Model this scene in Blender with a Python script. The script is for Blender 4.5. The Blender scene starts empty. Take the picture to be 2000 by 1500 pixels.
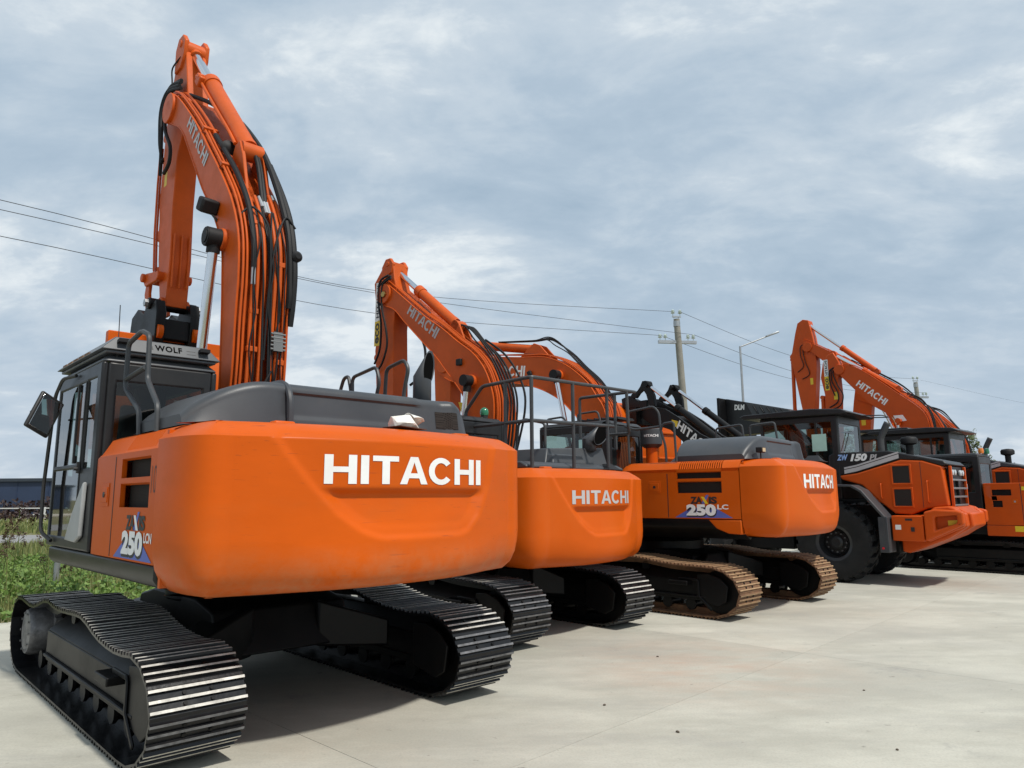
import bpy, bmesh, math, random
from math import sin, cos, pi, radians, atan2, sqrt, hypot, atan
from mathutils import Vector, Matrix, Euler
random.seed(7)
S = bpy.context.scene
COL = S.collection

# ------------------------------------------------------------------ camera
F, CAMH = 1400.0, 1.72
cam = bpy.data.cameras.new('camera')
cam.sensor_width = 36.0
cam.lens = 36.0 * F / 2000.0
cam.clip_end = 3000
camo = bpy.data.objects.new('camera', cam)
COL.objects.link(camo)
pit, rol = atan(220 / F), radians(0.4)
fw = Vector((0, cos(pit), sin(pit))); up = Vector((0, -sin(pit), cos(pit))); rt = Vector((1, 0, 0))
r2 = cos(rol) * rt - sin(rol) * up
u2 = sin(rol) * rt + cos(rol) * up
M = Matrix((r2, u2, -fw)).transposed().to_4x4()
M.translation = (0, 0, CAMH)
camo.matrix_world = M
S.camera = camo
S.render.resolution_x, S.render.resolution_y = 1024, 768

# ------------------------------------------------------------------ sky and sun
SUN_AZ, SUN_EL = Vector((0.72, -0.69)), radians(56)
w = bpy.data.worlds.new('World'); S.world = w; w.use_nodes = True
nt = w.node_tree; N = nt.nodes; Lk = nt.links
for n in list(N): N.remove(n)
out = N.new('ShaderNodeOutputWorld'); bg = N.new('ShaderNodeBackground'); bg.inputs[1].default_value = 0.1
Lk.new(bg.outputs[0], out.inputs[0])
sky = N.new('ShaderNodeTexSky'); sky.sky_type = 'NISHITA'; sky.sun_disc = False
sky.sun_elevation = SUN_EL; sky.sun_rotation = atan2(SUN_AZ.x, SUN_AZ.y)
tc = N.new('ShaderNodeTexCoord')
sep = N.new('ShaderNodeSeparateXYZ'); Lk.new(tc.outputs['Generated'], sep.inputs[0])
def wmath(op, a, b=None):
    m = N.new('ShaderNodeMath'); m.operation = op
    for i, v in enumerate((a, b)):
        if v is None: continue
        if isinstance(v, (int, float)): m.inputs[i].default_value = v
        else: Lk.new(v, m.inputs[i])
    return m.outputs[0]
zc = wmath('ADD', wmath('MAXIMUM', sep.outputs[2], 0.0), 0.30)
px = wmath('DIVIDE', sep.outputs[0], zc); py = wmath('DIVIDE', sep.outputs[1], zc)
comb = N.new('ShaderNodeCombineXYZ'); Lk.new(px, comb.inputs[0]); Lk.new(py, comb.inputs[1])
def wnoise(scale, det, rough, dist, off, squeeze=(1, 1, 1), rz=0.0):
    mp = N.new('ShaderNodeMapping'); mp.inputs['Location'].default_value = off; mp.inputs['Scale'].default_value = squeeze
    mp.inputs['Rotation'].default_value = (0, 0, rz)
    Lk.new(comb.outputs[0], mp.inputs[0])
    n = N.new('ShaderNodeTexNoise'); n.inputs['Scale'].default_value = scale; n.inputs['Detail'].default_value = det
    n.inputs['Roughness'].default_value = rough; n.inputs['Distortion'].default_value = dist
    Lk.new(mp.outputs[0], n.inputs['Vector'])
    return n.outputs[0]
big = wnoise(0.95, 3, 0.5, 0.4, (3.2, 1.3, 0), (1, 1.25, 1), 0.5)
mid = wnoise(2.9, 10, 0.58, 0.35, (7.7, 2.1, 0), (0.9, 1.15, 1), 0.25)
fine = wnoise(9.0, 9, 0.6, 0.3, (1.7, 5.1, 0), (0.8, 1.3, 1), 0.25)
mixv = wmath('ADD', wmath('ADD', wmath('MULTIPLY', big, 0.43), wmath('MULTIPLY', mid, 0.42)), wmath('MULTIPLY', fine, 0.15))
ramp = N.new('ShaderNodeValToRGB'); cr = ramp.color_ramp
cr.elements[0].position = 0.39; cr.elements[0].color = (0.325, 0.42, 0.515, 1)
cr.elements[1].position = 0.59; cr.elements[1].color = (0.70, 0.745, 0.765, 1)
e = cr.elements.new(0.465); e.color = (0.38, 0.47, 0.56, 1)
e = cr.elements.new(0.53); e.color = (0.475, 0.55, 0.62, 1)
Lk.new(mixv, ramp.inputs[0])
vm = N.new('ShaderNodeVectorMath'); vm.operation = 'SCALE'; vm.inputs['Scale'].default_value = 12.2
Lk.new(ramp.outputs[0], vm.inputs[0])
hz = N.new('ShaderNodeMapRange'); hz.inputs[1].default_value = 0.0; hz.inputs[2].default_value = 0.30
hz.inputs[3].default_value = 0.55; hz.inputs[4].default_value = 0.0
Lk.new(sep.outputs[2], hz.inputs[0])
hm = N.new('ShaderNodeMix'); hm.data_type = 'RGBA'; hm.inputs[7].default_value = (5.2, 6.1, 7.2, 1)
Lk.new(hz.outputs[0], hm.inputs[0]); Lk.new(vm.outputs[0], hm.inputs[6])
fac = N.new('ShaderNodeMapRange'); fac.inputs[1].default_value = 0.34; fac.inputs[2].default_value = 0.50
fac.inputs[3].default_value = 0.90; fac.inputs[4].default_value = 0.97
Lk.new(mixv, fac.inputs[0])
mx = N.new('ShaderNodeMix'); mx.data_type = 'RGBA'
Lk.new(fac.outputs[0], mx.inputs[0]); Lk.new(sky.outputs[0], mx.inputs[6]); Lk.new(hm.outputs[2], mx.inputs[7])
Lk.new(mx.outputs[2], bg.inputs[0])

sl = bpy.data.lights.new('sun', 'SUN'); sl.energy = 3.5; sl.angle = radians(3.0); sl.color = (1.0, 0.955, 0.88)
so = bpy.data.objects.new('sun', sl); COL.objects.link(so)
toward = Vector((SUN_AZ.x * cos(SUN_EL), SUN_AZ.y * cos(SUN_EL), sin(SUN_EL))).normalized()
so.rotation_euler = toward.to_track_quat('Z', 'Y').to_euler(); so.location = toward * 60

S.view_settings.view_transform = 'Standard'; S.view_settings.look = 'None'
S.view_settings.exposure = 0.0; S.view_settings.gamma = 1.0; S.view_settings.use_curve_mapping = False
S.render.engine = 'CYCLES'
S.cycles.max_bounces = 8; S.cycles.transparent_max_bounces = 24

# ------------------------------------------------------------------ materials
def mat(name, col, rough=0.5, metal=0.0, var=0.12, vscale=3.0, grime=None, gamt=0.0, gscale=1.2, bump=0.0, bscale=60.0,
        coat=0.0, stretch=(1, 1, 1), spec=0.5, scratch=None):
    m = bpy.data.materials.new(name); m.use_nodes = True
    t = m.node_tree; nn = t.nodes; ll = t.links
    b = nn['Principled BSDF']
    b.inputs['Roughness'].default_value = rough; b.inputs['Metallic'].default_value = metal
    b.inputs['Specular IOR Level'].default_value = spec
    b.inputs['Coat Weight'].default_value = coat; b.inputs['Coat Roughness'].default_value = 0.12
    c = nn.new('ShaderNodeTexCoord')
    mp = nn.new('ShaderNodeMapping'); mp.inputs['Scale'].default_value = stretch; ll.new(c.outputs['Object'], mp.inputs[0])
    n1 = nn.new('ShaderNodeTexNoise'); n1.inputs['Scale'].default_value = vscale; n1.inputs['Detail'].default_value = 6
    n1.inputs['Roughness'].default_value = 0.62; ll.new(mp.outputs[0], n1.inputs['Vector'])
    mr = nn.new('ShaderNodeMapRange'); mr.inputs[1].default_value = 0.3; mr.inputs[2].default_value = 0.7
    mr.inputs[3].default_value = 1 - var; mr.inputs[4].default_value = 1 + var; ll.new(n1.outputs[0], mr.inputs[0])
    sc = nn.new('ShaderNodeVectorMath'); sc.operation = 'SCALE'; sc.inputs[0].default_value = col; ll.new(mr.outputs[0], sc.inputs['Scale'])
    last = sc.outputs[0]
    if grime is not None:
        n2 = nn.new('ShaderNodeTexNoise'); n2.inputs['Scale'].default_value = gscale; n2.inputs['Detail'].default_value = 9
        n2.inputs['Roughness'].default_value = 0.68; ll.new(mp.outputs[0], n2.inputs['Vector'])
        g = nn.new('ShaderNodeMapRange'); g.inputs[1].default_value = 0.46; g.inputs[2].default_value = 0.74
        g.inputs[4].default_value = gamt; ll.new(n2.outputs[0], g.inputs[0])
        mi = nn.new('ShaderNodeMix'); mi.data_type = 'RGBA'; ll.new(g.outputs[0], mi.inputs[0])
        ll.new(last, mi.inputs[6]); mi.inputs[7].default_value = (*grime, 1); last = mi.outputs[2]
        rr = nn.new('ShaderNodeMapRange'); rr.inputs[3].default_value = rough; rr.inputs[4].default_value = min(1, rough + 0.3)
        ll.new(g.outputs[0], rr.inputs[0]); ll.new(rr.outputs[0], b.inputs['Roughness'])
    if scratch is not None:
        mp2 = nn.new('ShaderNodeMapping'); mp2.inputs['Scale'].default_value = (1.0, .10, 2.2); mp2.inputs['Rotation'].default_value = (.03, 0, 0); ll.new(c.outputs['Object'], mp2.inputs[0])
        n4 = nn.new('ShaderNodeTexNoise'); n4.inputs['Scale'].default_value = 34; n4.inputs['Detail'].default_value = 3; ll.new(mp2.outputs[0], n4.inputs['Vector'])
        n5 = nn.new('ShaderNodeTexNoise'); n5.inputs['Scale'].default_value = 1.7; n5.inputs['Detail'].default_value = 3; ll.new(c.outputs['Object'], n5.inputs['Vector'])
        g4 = nn.new('ShaderNodeMapRange'); g4.inputs[1].default_value = .655; g4.inputs[2].default_value = .70; g4.inputs[4].default_value = .8; ll.new(n4.outputs[0], g4.inputs[0])
        g5 = nn.new('ShaderNodeMapRange'); g5.inputs[1].default_value = .42; g5.inputs[2].default_value = .60; ll.new(n5.outputs[0], g5.inputs[0])
        mu = nn.new('ShaderNodeMath'); mu.operation = 'MULTIPLY'; ll.new(g4.outputs[0], mu.inputs[0]); ll.new(g5.outputs[0], mu.inputs[1])
        mi2 = nn.new('ShaderNodeMix'); mi2.data_type = 'RGBA'; ll.new(mu.outputs[0], mi2.inputs[0]); ll.new(last, mi2.inputs[6]); mi2.inputs[7].default_value = (*scratch, 1); last = mi2.outputs[2]
        sz = nn.new('ShaderNodeSeparateXYZ'); ll.new(c.outputs['Object'], sz.inputs[0])
        gz = nn.new('ShaderNodeMapRange'); gz.inputs[1].default_value = 1.10; gz.inputs[2].default_value = 1.42; gz.inputs[3].default_value = 1.0; gz.inputs[4].default_value = 0.0; ll.new(sz.outputs[2], gz.inputs[0])
        n6 = nn.new('ShaderNodeTexNoise'); n6.inputs['Scale'].default_value = 4.5; n6.inputs['Detail'].default_value = 9; n6.inputs['Roughness'].default_value = .72; ll.new(c.outputs['Object'], n6.inputs['Vector'])
        g6 = nn.new('ShaderNodeMapRange'); g6.inputs[1].default_value = .38; g6.inputs[2].default_value = .72; g6.inputs[4].default_value = .75; ll.new(n6.outputs[0], g6.inputs[0])
        m6 = nn.new('ShaderNodeMath'); m6.operation = 'MULTIPLY'; ll.new(gz.outputs[0], m6.inputs[0]); ll.new(g6.outputs[0], m6.inputs[1])
        mi6 = nn.new('ShaderNodeMix'); mi6.data_type = 'RGBA'; ll.new(m6.outputs[0], mi6.inputs[0]); ll.new(last, mi6.inputs[6]); mi6.inputs[7].default_value = (0.44, 0.21, 0.10, 1); last = mi6.outputs[2]
    ll.new(last, b.inputs['Base Color'])
    if bump > 0:
        n3 = nn.new('ShaderNodeTexNoise'); n3.inputs['Scale'].default_value = bscale; n3.inputs['Detail'].default_value = 4
        ll.new(mp.outputs[0], n3.inputs['Vector'])
        bp = nn.new('ShaderNodeBump'); bp.inputs['Strength'].default_value = bump; bp.inputs['Distance'].default_value = 0.01
        ll.new(n3.outputs[0], bp.inputs['Height']); ll.new(bp.outputs[0], b.inputs['Normal'])
    return m

OR = (0.565, 0.090, 0.0025)
orange = mat('orange_paint', OR, 0.44, var=0.08, vscale=1.6, grime=(0.41, 0.10, 0.018), gamt=0.35, gscale=1.6, coat=0.04, bump=0.05, bscale=90, spec=.16)
orange_worn = mat('orange_paint_scratched', OR, 0.40, var=0.09, vscale=1.3, grime=(0.43, 0.105, 0.018), gamt=0.45, gscale=0.9, coat=0.03, spec=.16,
                  bump=0.07, bscale=14, stretch=(1.0, 0.6, 1.6), scratch=(0.36, 0.065, 0.012))
orange_boom = mat('orange_boom_paint', (0.56, 0.090, 0.008), 0.46, var=0.12, vscale=2.2, grime=(0.36, 0.075, 0.020), gamt=0.5, gscale=2.0, coat=0.03, spec=.24, bump=0.08, bscale=45)
orange_red = mat('orange_red_paint', (0.54, 0.074, 0.005), 0.40, var=0.07, vscale=2.0, grime=(0.36, 0.075, 0.018), gamt=0.3, coat=0.05, bump=0.04, spec=.22)
dark_boom = mat('dark_inner_paint', (0.30, 0.05, 0.012), 0.6)
hoodgrey = mat('grey_hood_plastic', (0.048, 0.053, 0.060), 0.40, var=0.12, vscale=2.5, grime=(0.085, 0.082, 0.076), gamt=0.45, spec=.4, bump=0.06, bscale=120)
cabgrey = mat('dark_cab_paint', (0.013, 0.0135, 0.015), 0.36, var=0.15, grime=(0.038, 0.036, 0.034), gamt=0.4, bump=0.04, spec=.35)
cablight = mat('light_grey_cab_paint', (0.34, 0.35, 0.35), 0.4, var=0.08, grime=(0.2, 0.19, 0.17), gamt=0.3)
roofgrey = mat('roof_guard_grey', (0.058, 0.065, 0.074), 0.36, var=0.1, grime=(0.16, 0.155, 0.145), gamt=0.4)
black = mat('black_paint', (0.0045, 0.0045, 0.005), 0.42, var=0.2, grime=(0.018, 0.016, 0.013), gamt=0.4, gscale=1.8, bump=0.05, spec=.22)
blackbeam = mat('black_beam_paint', (0.012, 0.013, 0.011), 0.4, var=0.15, grime=(0.10, 0.09, 0.07), gamt=0.5, gscale=1.4, spec=.35)
shoeblack = mat('black_track_paint', (0.006, 0.0063, 0.0075), 0.28, var=0.25, vscale=5, spec=.4, grime=(0.022, 0.02, 0.018), gamt=0.35, gscale=4, bump=0.12, bscale=30)
ribworn = mat('worn_grouser_edge', (0.56, 0.54, 0.49), 0.5, metal=0.2, var=0.3, vscale=14, grime=(0.03, 0.03, 0.03), gamt=0.6, gscale=9)
ribdim = mat('half_worn_grouser_edge', (0.17, 0.17, 0.175), 0.42, metal=0.3, var=0.35, vscale=12, grime=(0.02, 0.02, 0.022), gamt=0.9, gscale=7)
rustshoe = mat('rusty_track_steel', (0.150, 0.075, 0.036), 0.72, var=0.32, vscale=7, grime=(0.30, 0.175, 0.085), gamt=0.65, gscale=5, bump=0.3, bscale=40)
rustrib = mat('rusty_grouser_edge', (0.36, 0.235, 0.125), 0.66, var=0.3, vscale=10, grime=(0.16, 0.08, 0.04), gamt=0.7, gscale=7, bump=0.2)
chrome = mat('chrome_rod', (0.72, 0.74, 0.76), 0.14, metal=1.0, var=0.04)
steel = mat('galvanised_steel', (0.42, 0.44, 0.45), 0.42, metal=0.75, var=0.1)
railgrey = mat('dark_rail_paint', (0.034, 0.038, 0.042), 0.45, var=0.1, grime=(0.12, 0.11, 0.1), gamt=0.35)
rubber = mat('black_rubber', (0.010, 0.010, 0.011), 0.6, var=0.15, bump=0.1, bscale=80, spec=.3)
tyre = mat('tyre_rubber', (0.011, 0.011, 0.0115), 0.70, var=0.2, spec=.3, grime=(0.034, 0.033, 0.031), gamt=0.5, gscale=3, bump=0.2, bscale=40)
white = mat('white_decal', (0.80, 0.80, 0.79), 0.45, var=0.05, grime=(0.6, 0.5, 0.42), gamt=0.25, gscale=5)
silver = mat('silver_decal', (0.47, 0.45, 0.45), 0.42, var=0.08)
decalblack = mat('black_decal', (0.018, 0.017, 0.017), 0.5, var=0.1)
blue = mat('blue_decal', (0.09, 0.13, 0.44), 0.45, var=0.1)
lightblue = mat('light_blue_decal', (0.28, 0.42, 0.72), 0.45, var=0.1)
yellow = mat('yellow_decal', (0.72, 0.50, 0.02), 0.45, var=0.08)
barm0 = mat('valve_grey', (0.16, 0.165, 0.165), 0.5, metal=0.3)
soot_shade_black = mat('soot_shade_black', (0.003, 0.003, 0.003), 0.9, spec=0.05)  # exhaust soot, roof lettering, and painted shade behind the louvre slots
bluewall = mat('blue_cladding', (0.026, 0.043, 0.090), 0.55, var=0.15, vscale=0.4)
rooftrim = mat('dark_roof_trim', (0.035, 0.045, 0.06), 0.5)
mesh_dark = None
whitebag = mat('white_plastic_bag', (0.76, 0.74, 0.69), 0.42, var=0.07, vscale=9, grime=(0.55, 0.46, 0.36), gamt=0.35, gscale=9, bump=0.4, bscale=25)
bagdark = mat('dark_brown_sheet', (0.10, 0.045, 0.025), 0.7)
green = mat('green_lens', (0.015, 0.16, 0.075), 0.14, coat=0.6)
amber = mat('amber_lens', (0.75, 0.22, 0.02), 0.2, coat=0.5)
lens = mat('clear_lamp_lens', (0.55, 0.56, 0.55), 0.12, metal=0.4)
concrete_pole = mat('concrete_pole', (0.26, 0.25, 0.215), 0.85, var=0.14, vscale=1.5, grime=(0.16, 0.15, 0.12), gamt=0.5, bump=0.2)
insul = mat('glass_insulator', (0.52, 0.60, 0.55), 0.12, coat=0.5)
wirem = mat('wire_black', (0.03, 0.03, 0.032), 0.6)
bark = mat('bark', (0.09, 0.07, 0.05), 0.9, var=0.25, bump=0.4)
seatm = mat('seat_cloth', (0.035, 0.036, 0.04), 0.9)
paper = mat('green_paper', (0.42, 0.62, 0.54), 0.7)
whitepost = mat('white_fence_paint', (0.62, 0.62, 0.60), 0.6, var=0.1)
kerbm = mat('pale_kerb', (0.52, 0.47, 0.38), 0.85, var=0.1)
beacon_clear = mat('clear_strobe', (0.55, 0.58, 0.60), 0.08, coat=0.8)

def leafmat(name, c1, c2, scale=2.0, trans=0.25):
    m = bpy.data.materials.new(name); m.use_nodes = True
    t = m.node_tree; nn = t.nodes; ll = t.links; b = nn['Principled BSDF']
    b.inputs['Roughness'].default_value = 0.62
    g = nn.new('ShaderNodeNewGeometry'); n = nn.new('ShaderNodeTexNoise'); n.inputs['Scale'].default_value = scale; n.inputs['Detail'].default_value = 5
    ll.new(g.outputs['Position'], n.inputs['Vector'])
    ad = nn.new('ShaderNodeMath'); ad.operation = 'ADD'
    m2 = nn.new('ShaderNodeMath'); m2.operation = 'MULTIPLY'; m2.inputs[1].default_value = 0.55
    ll.new(g.outputs['Random Per Island'], m2.inputs[0]); ll.new(n.outputs[0], ad.inputs[0]); ll.new(m2.outputs[0], ad.inputs[1])
    r = nn.new('ShaderNodeValToRGB'); r.color_ramp.elements[0].position = 0.45; r.color_ramp.elements[0].color = (*c1, 1)
    r.color_ramp.elements[1].position = 1.0; r.color_ramp.elements[1].color = (*c2, 1)
    ll.new(ad.outputs[0], r.inputs[0]); ll.new(r.outputs[0], b.inputs['Base Color'])
    tr = nn.new('ShaderNodeBsdfTranslucent'); ll.new(r.outputs[0], tr.inputs[0])
    mxs = nn.new('ShaderNodeMixShader'); mxs.inputs[0].default_value = trans
    ll.new(b.outputs[0], mxs.inputs[1]); ll.new(tr.outputs[0], mxs.inputs[2]); ll.new(mxs.outputs[0], nn['Material Output'].inputs[0])
    return m
leaf_tree = leafmat('tree_leaves', (0.035, 0.060, 0.018), (0.13, 0.16, 0.05), 0.8)
grass_blade = leafmat('grass_blades', (0.065, 0.115, 0.024), (0.26, 0.27, 0.095), 0.55)
weed_leaf = leafmat('weed_leaves', (0.05, 0.115, 0.02), (0.20, 0.31, 0.065), 1.2)
seed_head = leafmat('dry_seed_heads', (0.05, 0.028, 0.015), (0.12, 0.07, 0.04), 3)
hedge_leaf = leafmat('purple_hedge_leaves', (0.016, 0.010, 0.011), (0.045, 0.022, 0.022), 0.8)

def glassmat(name, tint, refl=1.0):
    m = bpy.data.materials.new(name); m.use_nodes = True
    t = m.node_tree; nn = t.nodes; ll = t.links
    nn.remove(nn['Principled BSDF'])
    tr = nn.new('ShaderNodeBsdfTransparent'); tr.inputs[0].default_value = (*tint, 1)
    gl = nn.new('ShaderNodeBsdfGlossy'); gl.inputs['Roughness'].default_value = 0.03
    c = nn.new('ShaderNodeTexCoord'); n = nn.new('ShaderNodeTexNoise'); n.inputs['Scale'].default_value = 2.0; ll.new(c.outputs['Object'], n.inputs['Vector'])
    bp = nn.new('ShaderNodeBump'); bp.inputs['Strength'].default_value = 0.04; ll.new(n.outputs[0], bp.inputs['Height']); ll.new(bp.outputs[0], gl.inputs['Normal'])
    ge = nn.new('ShaderNodeNewGeometry'); dt = nn.new('ShaderNodeVectorMath'); dt.operation = 'DOT_PRODUCT'
    ll.new(ge.outputs['Incoming'], dt.inputs[0]); ll.new(ge.outputs['Normal'], dt.inputs[1])
    def mth(op, a, b_=None):
        k = nn.new('ShaderNodeMath'); k.operation = op
        for q_, v_ in enumerate((a, b_)):
            if v_ is None: continue
            if isinstance(v_, (int, float)): k.inputs[q_].default_value = v_
            else: ll.new(v_, k.inputs[q_])
        return k.outputs[0]
    om = mth('SUBTRACT', 1.0, mth('ABSOLUTE', dt.outputs['Value']))
    sch = mth('MULTIPLY_ADD', mth('POWER', om, 5.0), 0.95); sch.node.inputs[2].default_value = 0.05
    mm = nn.new('ShaderNodeMath'); mm.operation = 'MULTIPLY'; mm.inputs[1].default_value = refl; mm.use_clamp = True
    ll.new(sch, mm.inputs[0])
    mxs = nn.new('ShaderNodeMixShader'); ll.new(mm.outputs[0], mxs.inputs[0]); ll.new(tr.outputs[0], mxs.inputs[1]); ll.new(gl.outputs[0], mxs.inputs[2])
    ll.new(mxs.outputs[0], nn['Material Output'].inputs[0])
    return m
glass = glassmat('cab_glass', (0.50, 0.60, 0.57), 1.5)
glass_dark = glassmat('tinted_cab_glass', (0.30, 0.36, 0.34), 1.0)
mirror_glass = mat('mirror_glass', (0.75, 0.77, 0.78), 0.03, metal=1.0, var=0.02)

def grillemat():
    m = bpy.data.materials.new('perforated_grille'); m.use_nodes = True
    t = m.node_tree; nn = t.nodes; ll = t.links; b = nn['Principled BSDF']; b.inputs['Roughness'].default_value = 0.7; b.inputs['Specular IOR Level'].default_value = 0.1
    c = nn.new('ShaderNodeTexCoord'); v = nn.new('ShaderNodeTexVoronoi'); v.inputs['Scale'].default_value = 70; v.inputs['Randomness'].default_value = 0.0
    mp = nn.new('ShaderNodeMapping'); mp.inputs['Rotation'].default_value = (0, 0.78, 0); ll.new(c.outputs['Object'], mp.inputs[0]); ll.new(mp.outputs[0], v.inputs['Vector'])
    r = nn.new('ShaderNodeMapRange'); r.inputs[1].default_value = 0.30; r.inputs[2].default_value = 0.42; ll.new(v.outputs['Distance'], r.inputs[0])
    mi = nn.new('ShaderNodeMix'); mi.data_type = 'RGBA'; mi.inputs[6].default_value = (0.004, 0.004, 0.004, 1); mi.inputs[7].default_value = (0.035, 0.030, 0.027, 1)
    ll.new(r.outputs[0], mi.inputs[0]); ll.new(mi.outputs[2], b.inputs['Base Color'])
    return m
grille = grillemat()

# ------------------------------------------------------------------ mesh helpers
class B:
    """collects shapes (local x forward, y left, z up) and links them as ONE mesh object"""
    def __init__(s): s.v = []; s.f = []; s.m = []
    def add(s, vs, fs, mi=0):
        o = len(s.v); s.v += [tuple(p) for p in vs]
        for f in fs: s.f.append([i + o for i in f]); s.m.append(mi)
        return s
    def hexa(s, p, mi=0):   # 8 points: bottom 4 ccw, top 4 ccw
        return s.add(p, [(0, 3, 2, 1), (4, 5, 6, 7), (0, 1, 5, 4), (1, 2, 6, 5), (2, 3, 7, 6), (3, 0, 4, 7)], mi)
    def box(s, x0, x1, y0, y1, z0, z1, mi=0):
        return s.hexa([(x0, y0, z0), (x1, y0, z0), (x1, y1, z0), (x0, y1, z0), (x0, y0, z1), (x1, y0, z1), (x1, y1, z1), (x0, y1, z1)], mi)
    def obox(s, c, size, rot, mi=0):
        R = Euler(rot).to_matrix(); c = Vector(c); hx, hy, hz_ = [q / 2 for q in size]
        ps = [(-hx, -hy, -hz_), (hx, -hy, -hz_), (hx, hy, -hz_), (-hx, hy, -hz_), (-hx, -hy, hz_), (hx, -hy, hz_), (hx, hy, hz_), (-hx, hy, hz_)]
        return s.hexa([tuple(c + R @ Vector(p)) for p in ps], mi)
    def beam(s, p0, p1, wy, wz, mi=0):
        p0, p1 = Vector(p0), Vector(p1); d = p1 - p0; q = d.to_track_quat('X', 'Z'); c = (p0 + p1) / 2
        return s.obox(c, (d.length, wy, wz), q.to_euler(), mi)
    def prism(s, poly, l0, l1, mi=0, ax='xz'):
        n = len(poly)
        def P(a, b, l): return (a, l, b) if ax == 'xz' else ((l, a, b) if ax == 'yz' else (a, b, l))
        vs = [P(a, b, l0) for a, b in poly] + [P(a, b, l1) for a, b in poly]
        fs = [tuple(range(n - 1, -1, -1)), tuple(range(n, 2 * n))] + [(i, (i + 1) % n, n + (i + 1) % n, n + i) for i in range(n)]
        return s.add(vs, fs, mi)
    def tube(s, pts, r, n=8, mi=0, caps=True, r1=None):
        pts = [Vector(p) for p in pts]; k = len(pts); vs = []; fs = []
        ref = None
        for i, p in enumerate(pts):
            t = (pts[min(i + 1, k - 1)] - pts[max(i - 1, 0)]).normalized()
            if ref is None:
                a = Vector((0, 0, 1)) if abs(t.z) < 0.9 else Vector((0, 1, 0))
                ref = t.cross(a).normalized()
            else:
                ref = (ref - t * ref.dot(t)); ref = ref.normalized() if ref.length > 1e-6 else t.orthogonal().normalized()
            b2 = t.cross(ref)
            rr = r if r1 is None else r + (r1 - r) * i / max(1, k - 1)
            for j in range(n):
                a = 2 * pi * j / n; vs.append(p + (ref * cos(a) + b2 * sin(a)) * rr)
        for i in range(k - 1):
            for j in range(n):
                fs.append((i * n + j, i * n + (j + 1) % n, (i + 1) * n + (j + 1) % n, (i + 1) * n + j))
        if caps: fs.append(tuple(range(n - 1, -1, -1))); fs.append(tuple((k - 1) * n + j for j in range(n)))
        return s.add(vs, fs, mi)
    def cyl(s, p0, p1, r, n=16, mi=0, r1=None): return s.tube([p0, p1], r, n, mi, True, r1)
    def lathe(s, prof, o, axis='z', n=20, mi=0, caps=True):    # prof: (radius, height along axis)
        o = Vector(o); vs = []; fs = []; k = len(prof)
        for r, h in prof:
            for j in range(n):
                a = 2 * pi * j / n; c, d = r * cos(a), r * sin(a)
                vs.append(o + Vector({'z': (c, d, h), 'y': (c, h, d), 'x': (h, c, d)}[axis]))
        for i in range(k - 1):
            for j in range(n): fs.append((i * n + j, i * n + (j + 1) % n, (i + 1) * n + (j + 1) % n, (i + 1) * n + j))
        if caps: fs.append(tuple(range(n))); fs.append(tuple((k - 1) * n + j for j in range(n)))
        return s.add(vs, fs, mi)
    def grid(s, fn, nu, nv, mi=0):
        vs = [fn(i / nu, j / nv) for j in range(nv + 1) for i in range(nu + 1)]; q = nu + 1
        return s.add(vs, [(j * q + i, j * q + i + 1, (j + 1) * q + i + 1, (j + 1) * q + i) for j in range(nv) for i in range(nu)], mi)
    def sheet(s, fn, us, vs_, holes, t, mi=0, inward=(0, -1, 0)):
        """plate with real openings: cells of the us x vs_ grid except holes; fn(u,v)->point; t thickness along inward"""
        nu, nv = len(us), len(vs_); q = nu; iv = Vector(inward) * t
        a = [Vector(fn(u, v)) for v in vs_ for u in us]; b = [p + iv for p in a]; o = len(a); fs = []
        ok = lambda i, j: 0 <= i < nu - 1 and 0 <= j < nv - 1 and (i, j) not in holes
        for j in range(nv - 1):
            for i in range(nu - 1):
                if not ok(i, j): continue
                c = (j * q + i, j * q + i + 1, (j + 1) * q + i + 1, (j + 1) * q + i)
                fs.append(c); fs.append(tuple(k + o for k in reversed(c)))
                for (di, dj, e0, e1) in ((0, -1, 0, 1), (1, 0, 1, 2), (0, 1, 2, 3), (-1, 0, 3, 0)):
                    if not ok(i + di, j + dj): fs.append((c[e1], c[e0], c[e0] + o, c[e1] + o))
        return s.add(a + b, fs, mi)
    def mesh(s, name, mats, smooth=35):
        me = bpy.data.meshes.new(name); me.from_pydata(s.v, [], s.f)
        for m in (mats if isinstance(mats, (list, tuple)) else [mats]): me.materials.append(m)
        me.polygons.foreach_set('material_index', s.m)
        bm = bmesh.new(); bm.from_mesh(me); bmesh.ops.recalc_face_normals(bm, faces=bm.faces); bm.to_mesh(me); bm.free()
        if smooth:
            me.polygons.foreach_set('use_smooth', [True] * len(me.polygons)); me.set_sharp_from_angle(angle=radians(smooth))
        me.update(); return me
    def build(s, name, mats, parent=None, rot=0.0, bevel=0.0, seg=2, smooth=35):
        o = bpy.data.objects.new(name, s.mesh(name, mats, smooth)); COL.objects.link(o)
        if parent: o.parent = parent
        o.rotation_euler[2] = rot
        if bevel:
            md = o.modifiers.new('bevel', 'BEVEL'); md.width = bevel; md.segments = seg; md.limit_method = 'ANGLE'; md.angle_limit = radians(40)
        return o

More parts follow.
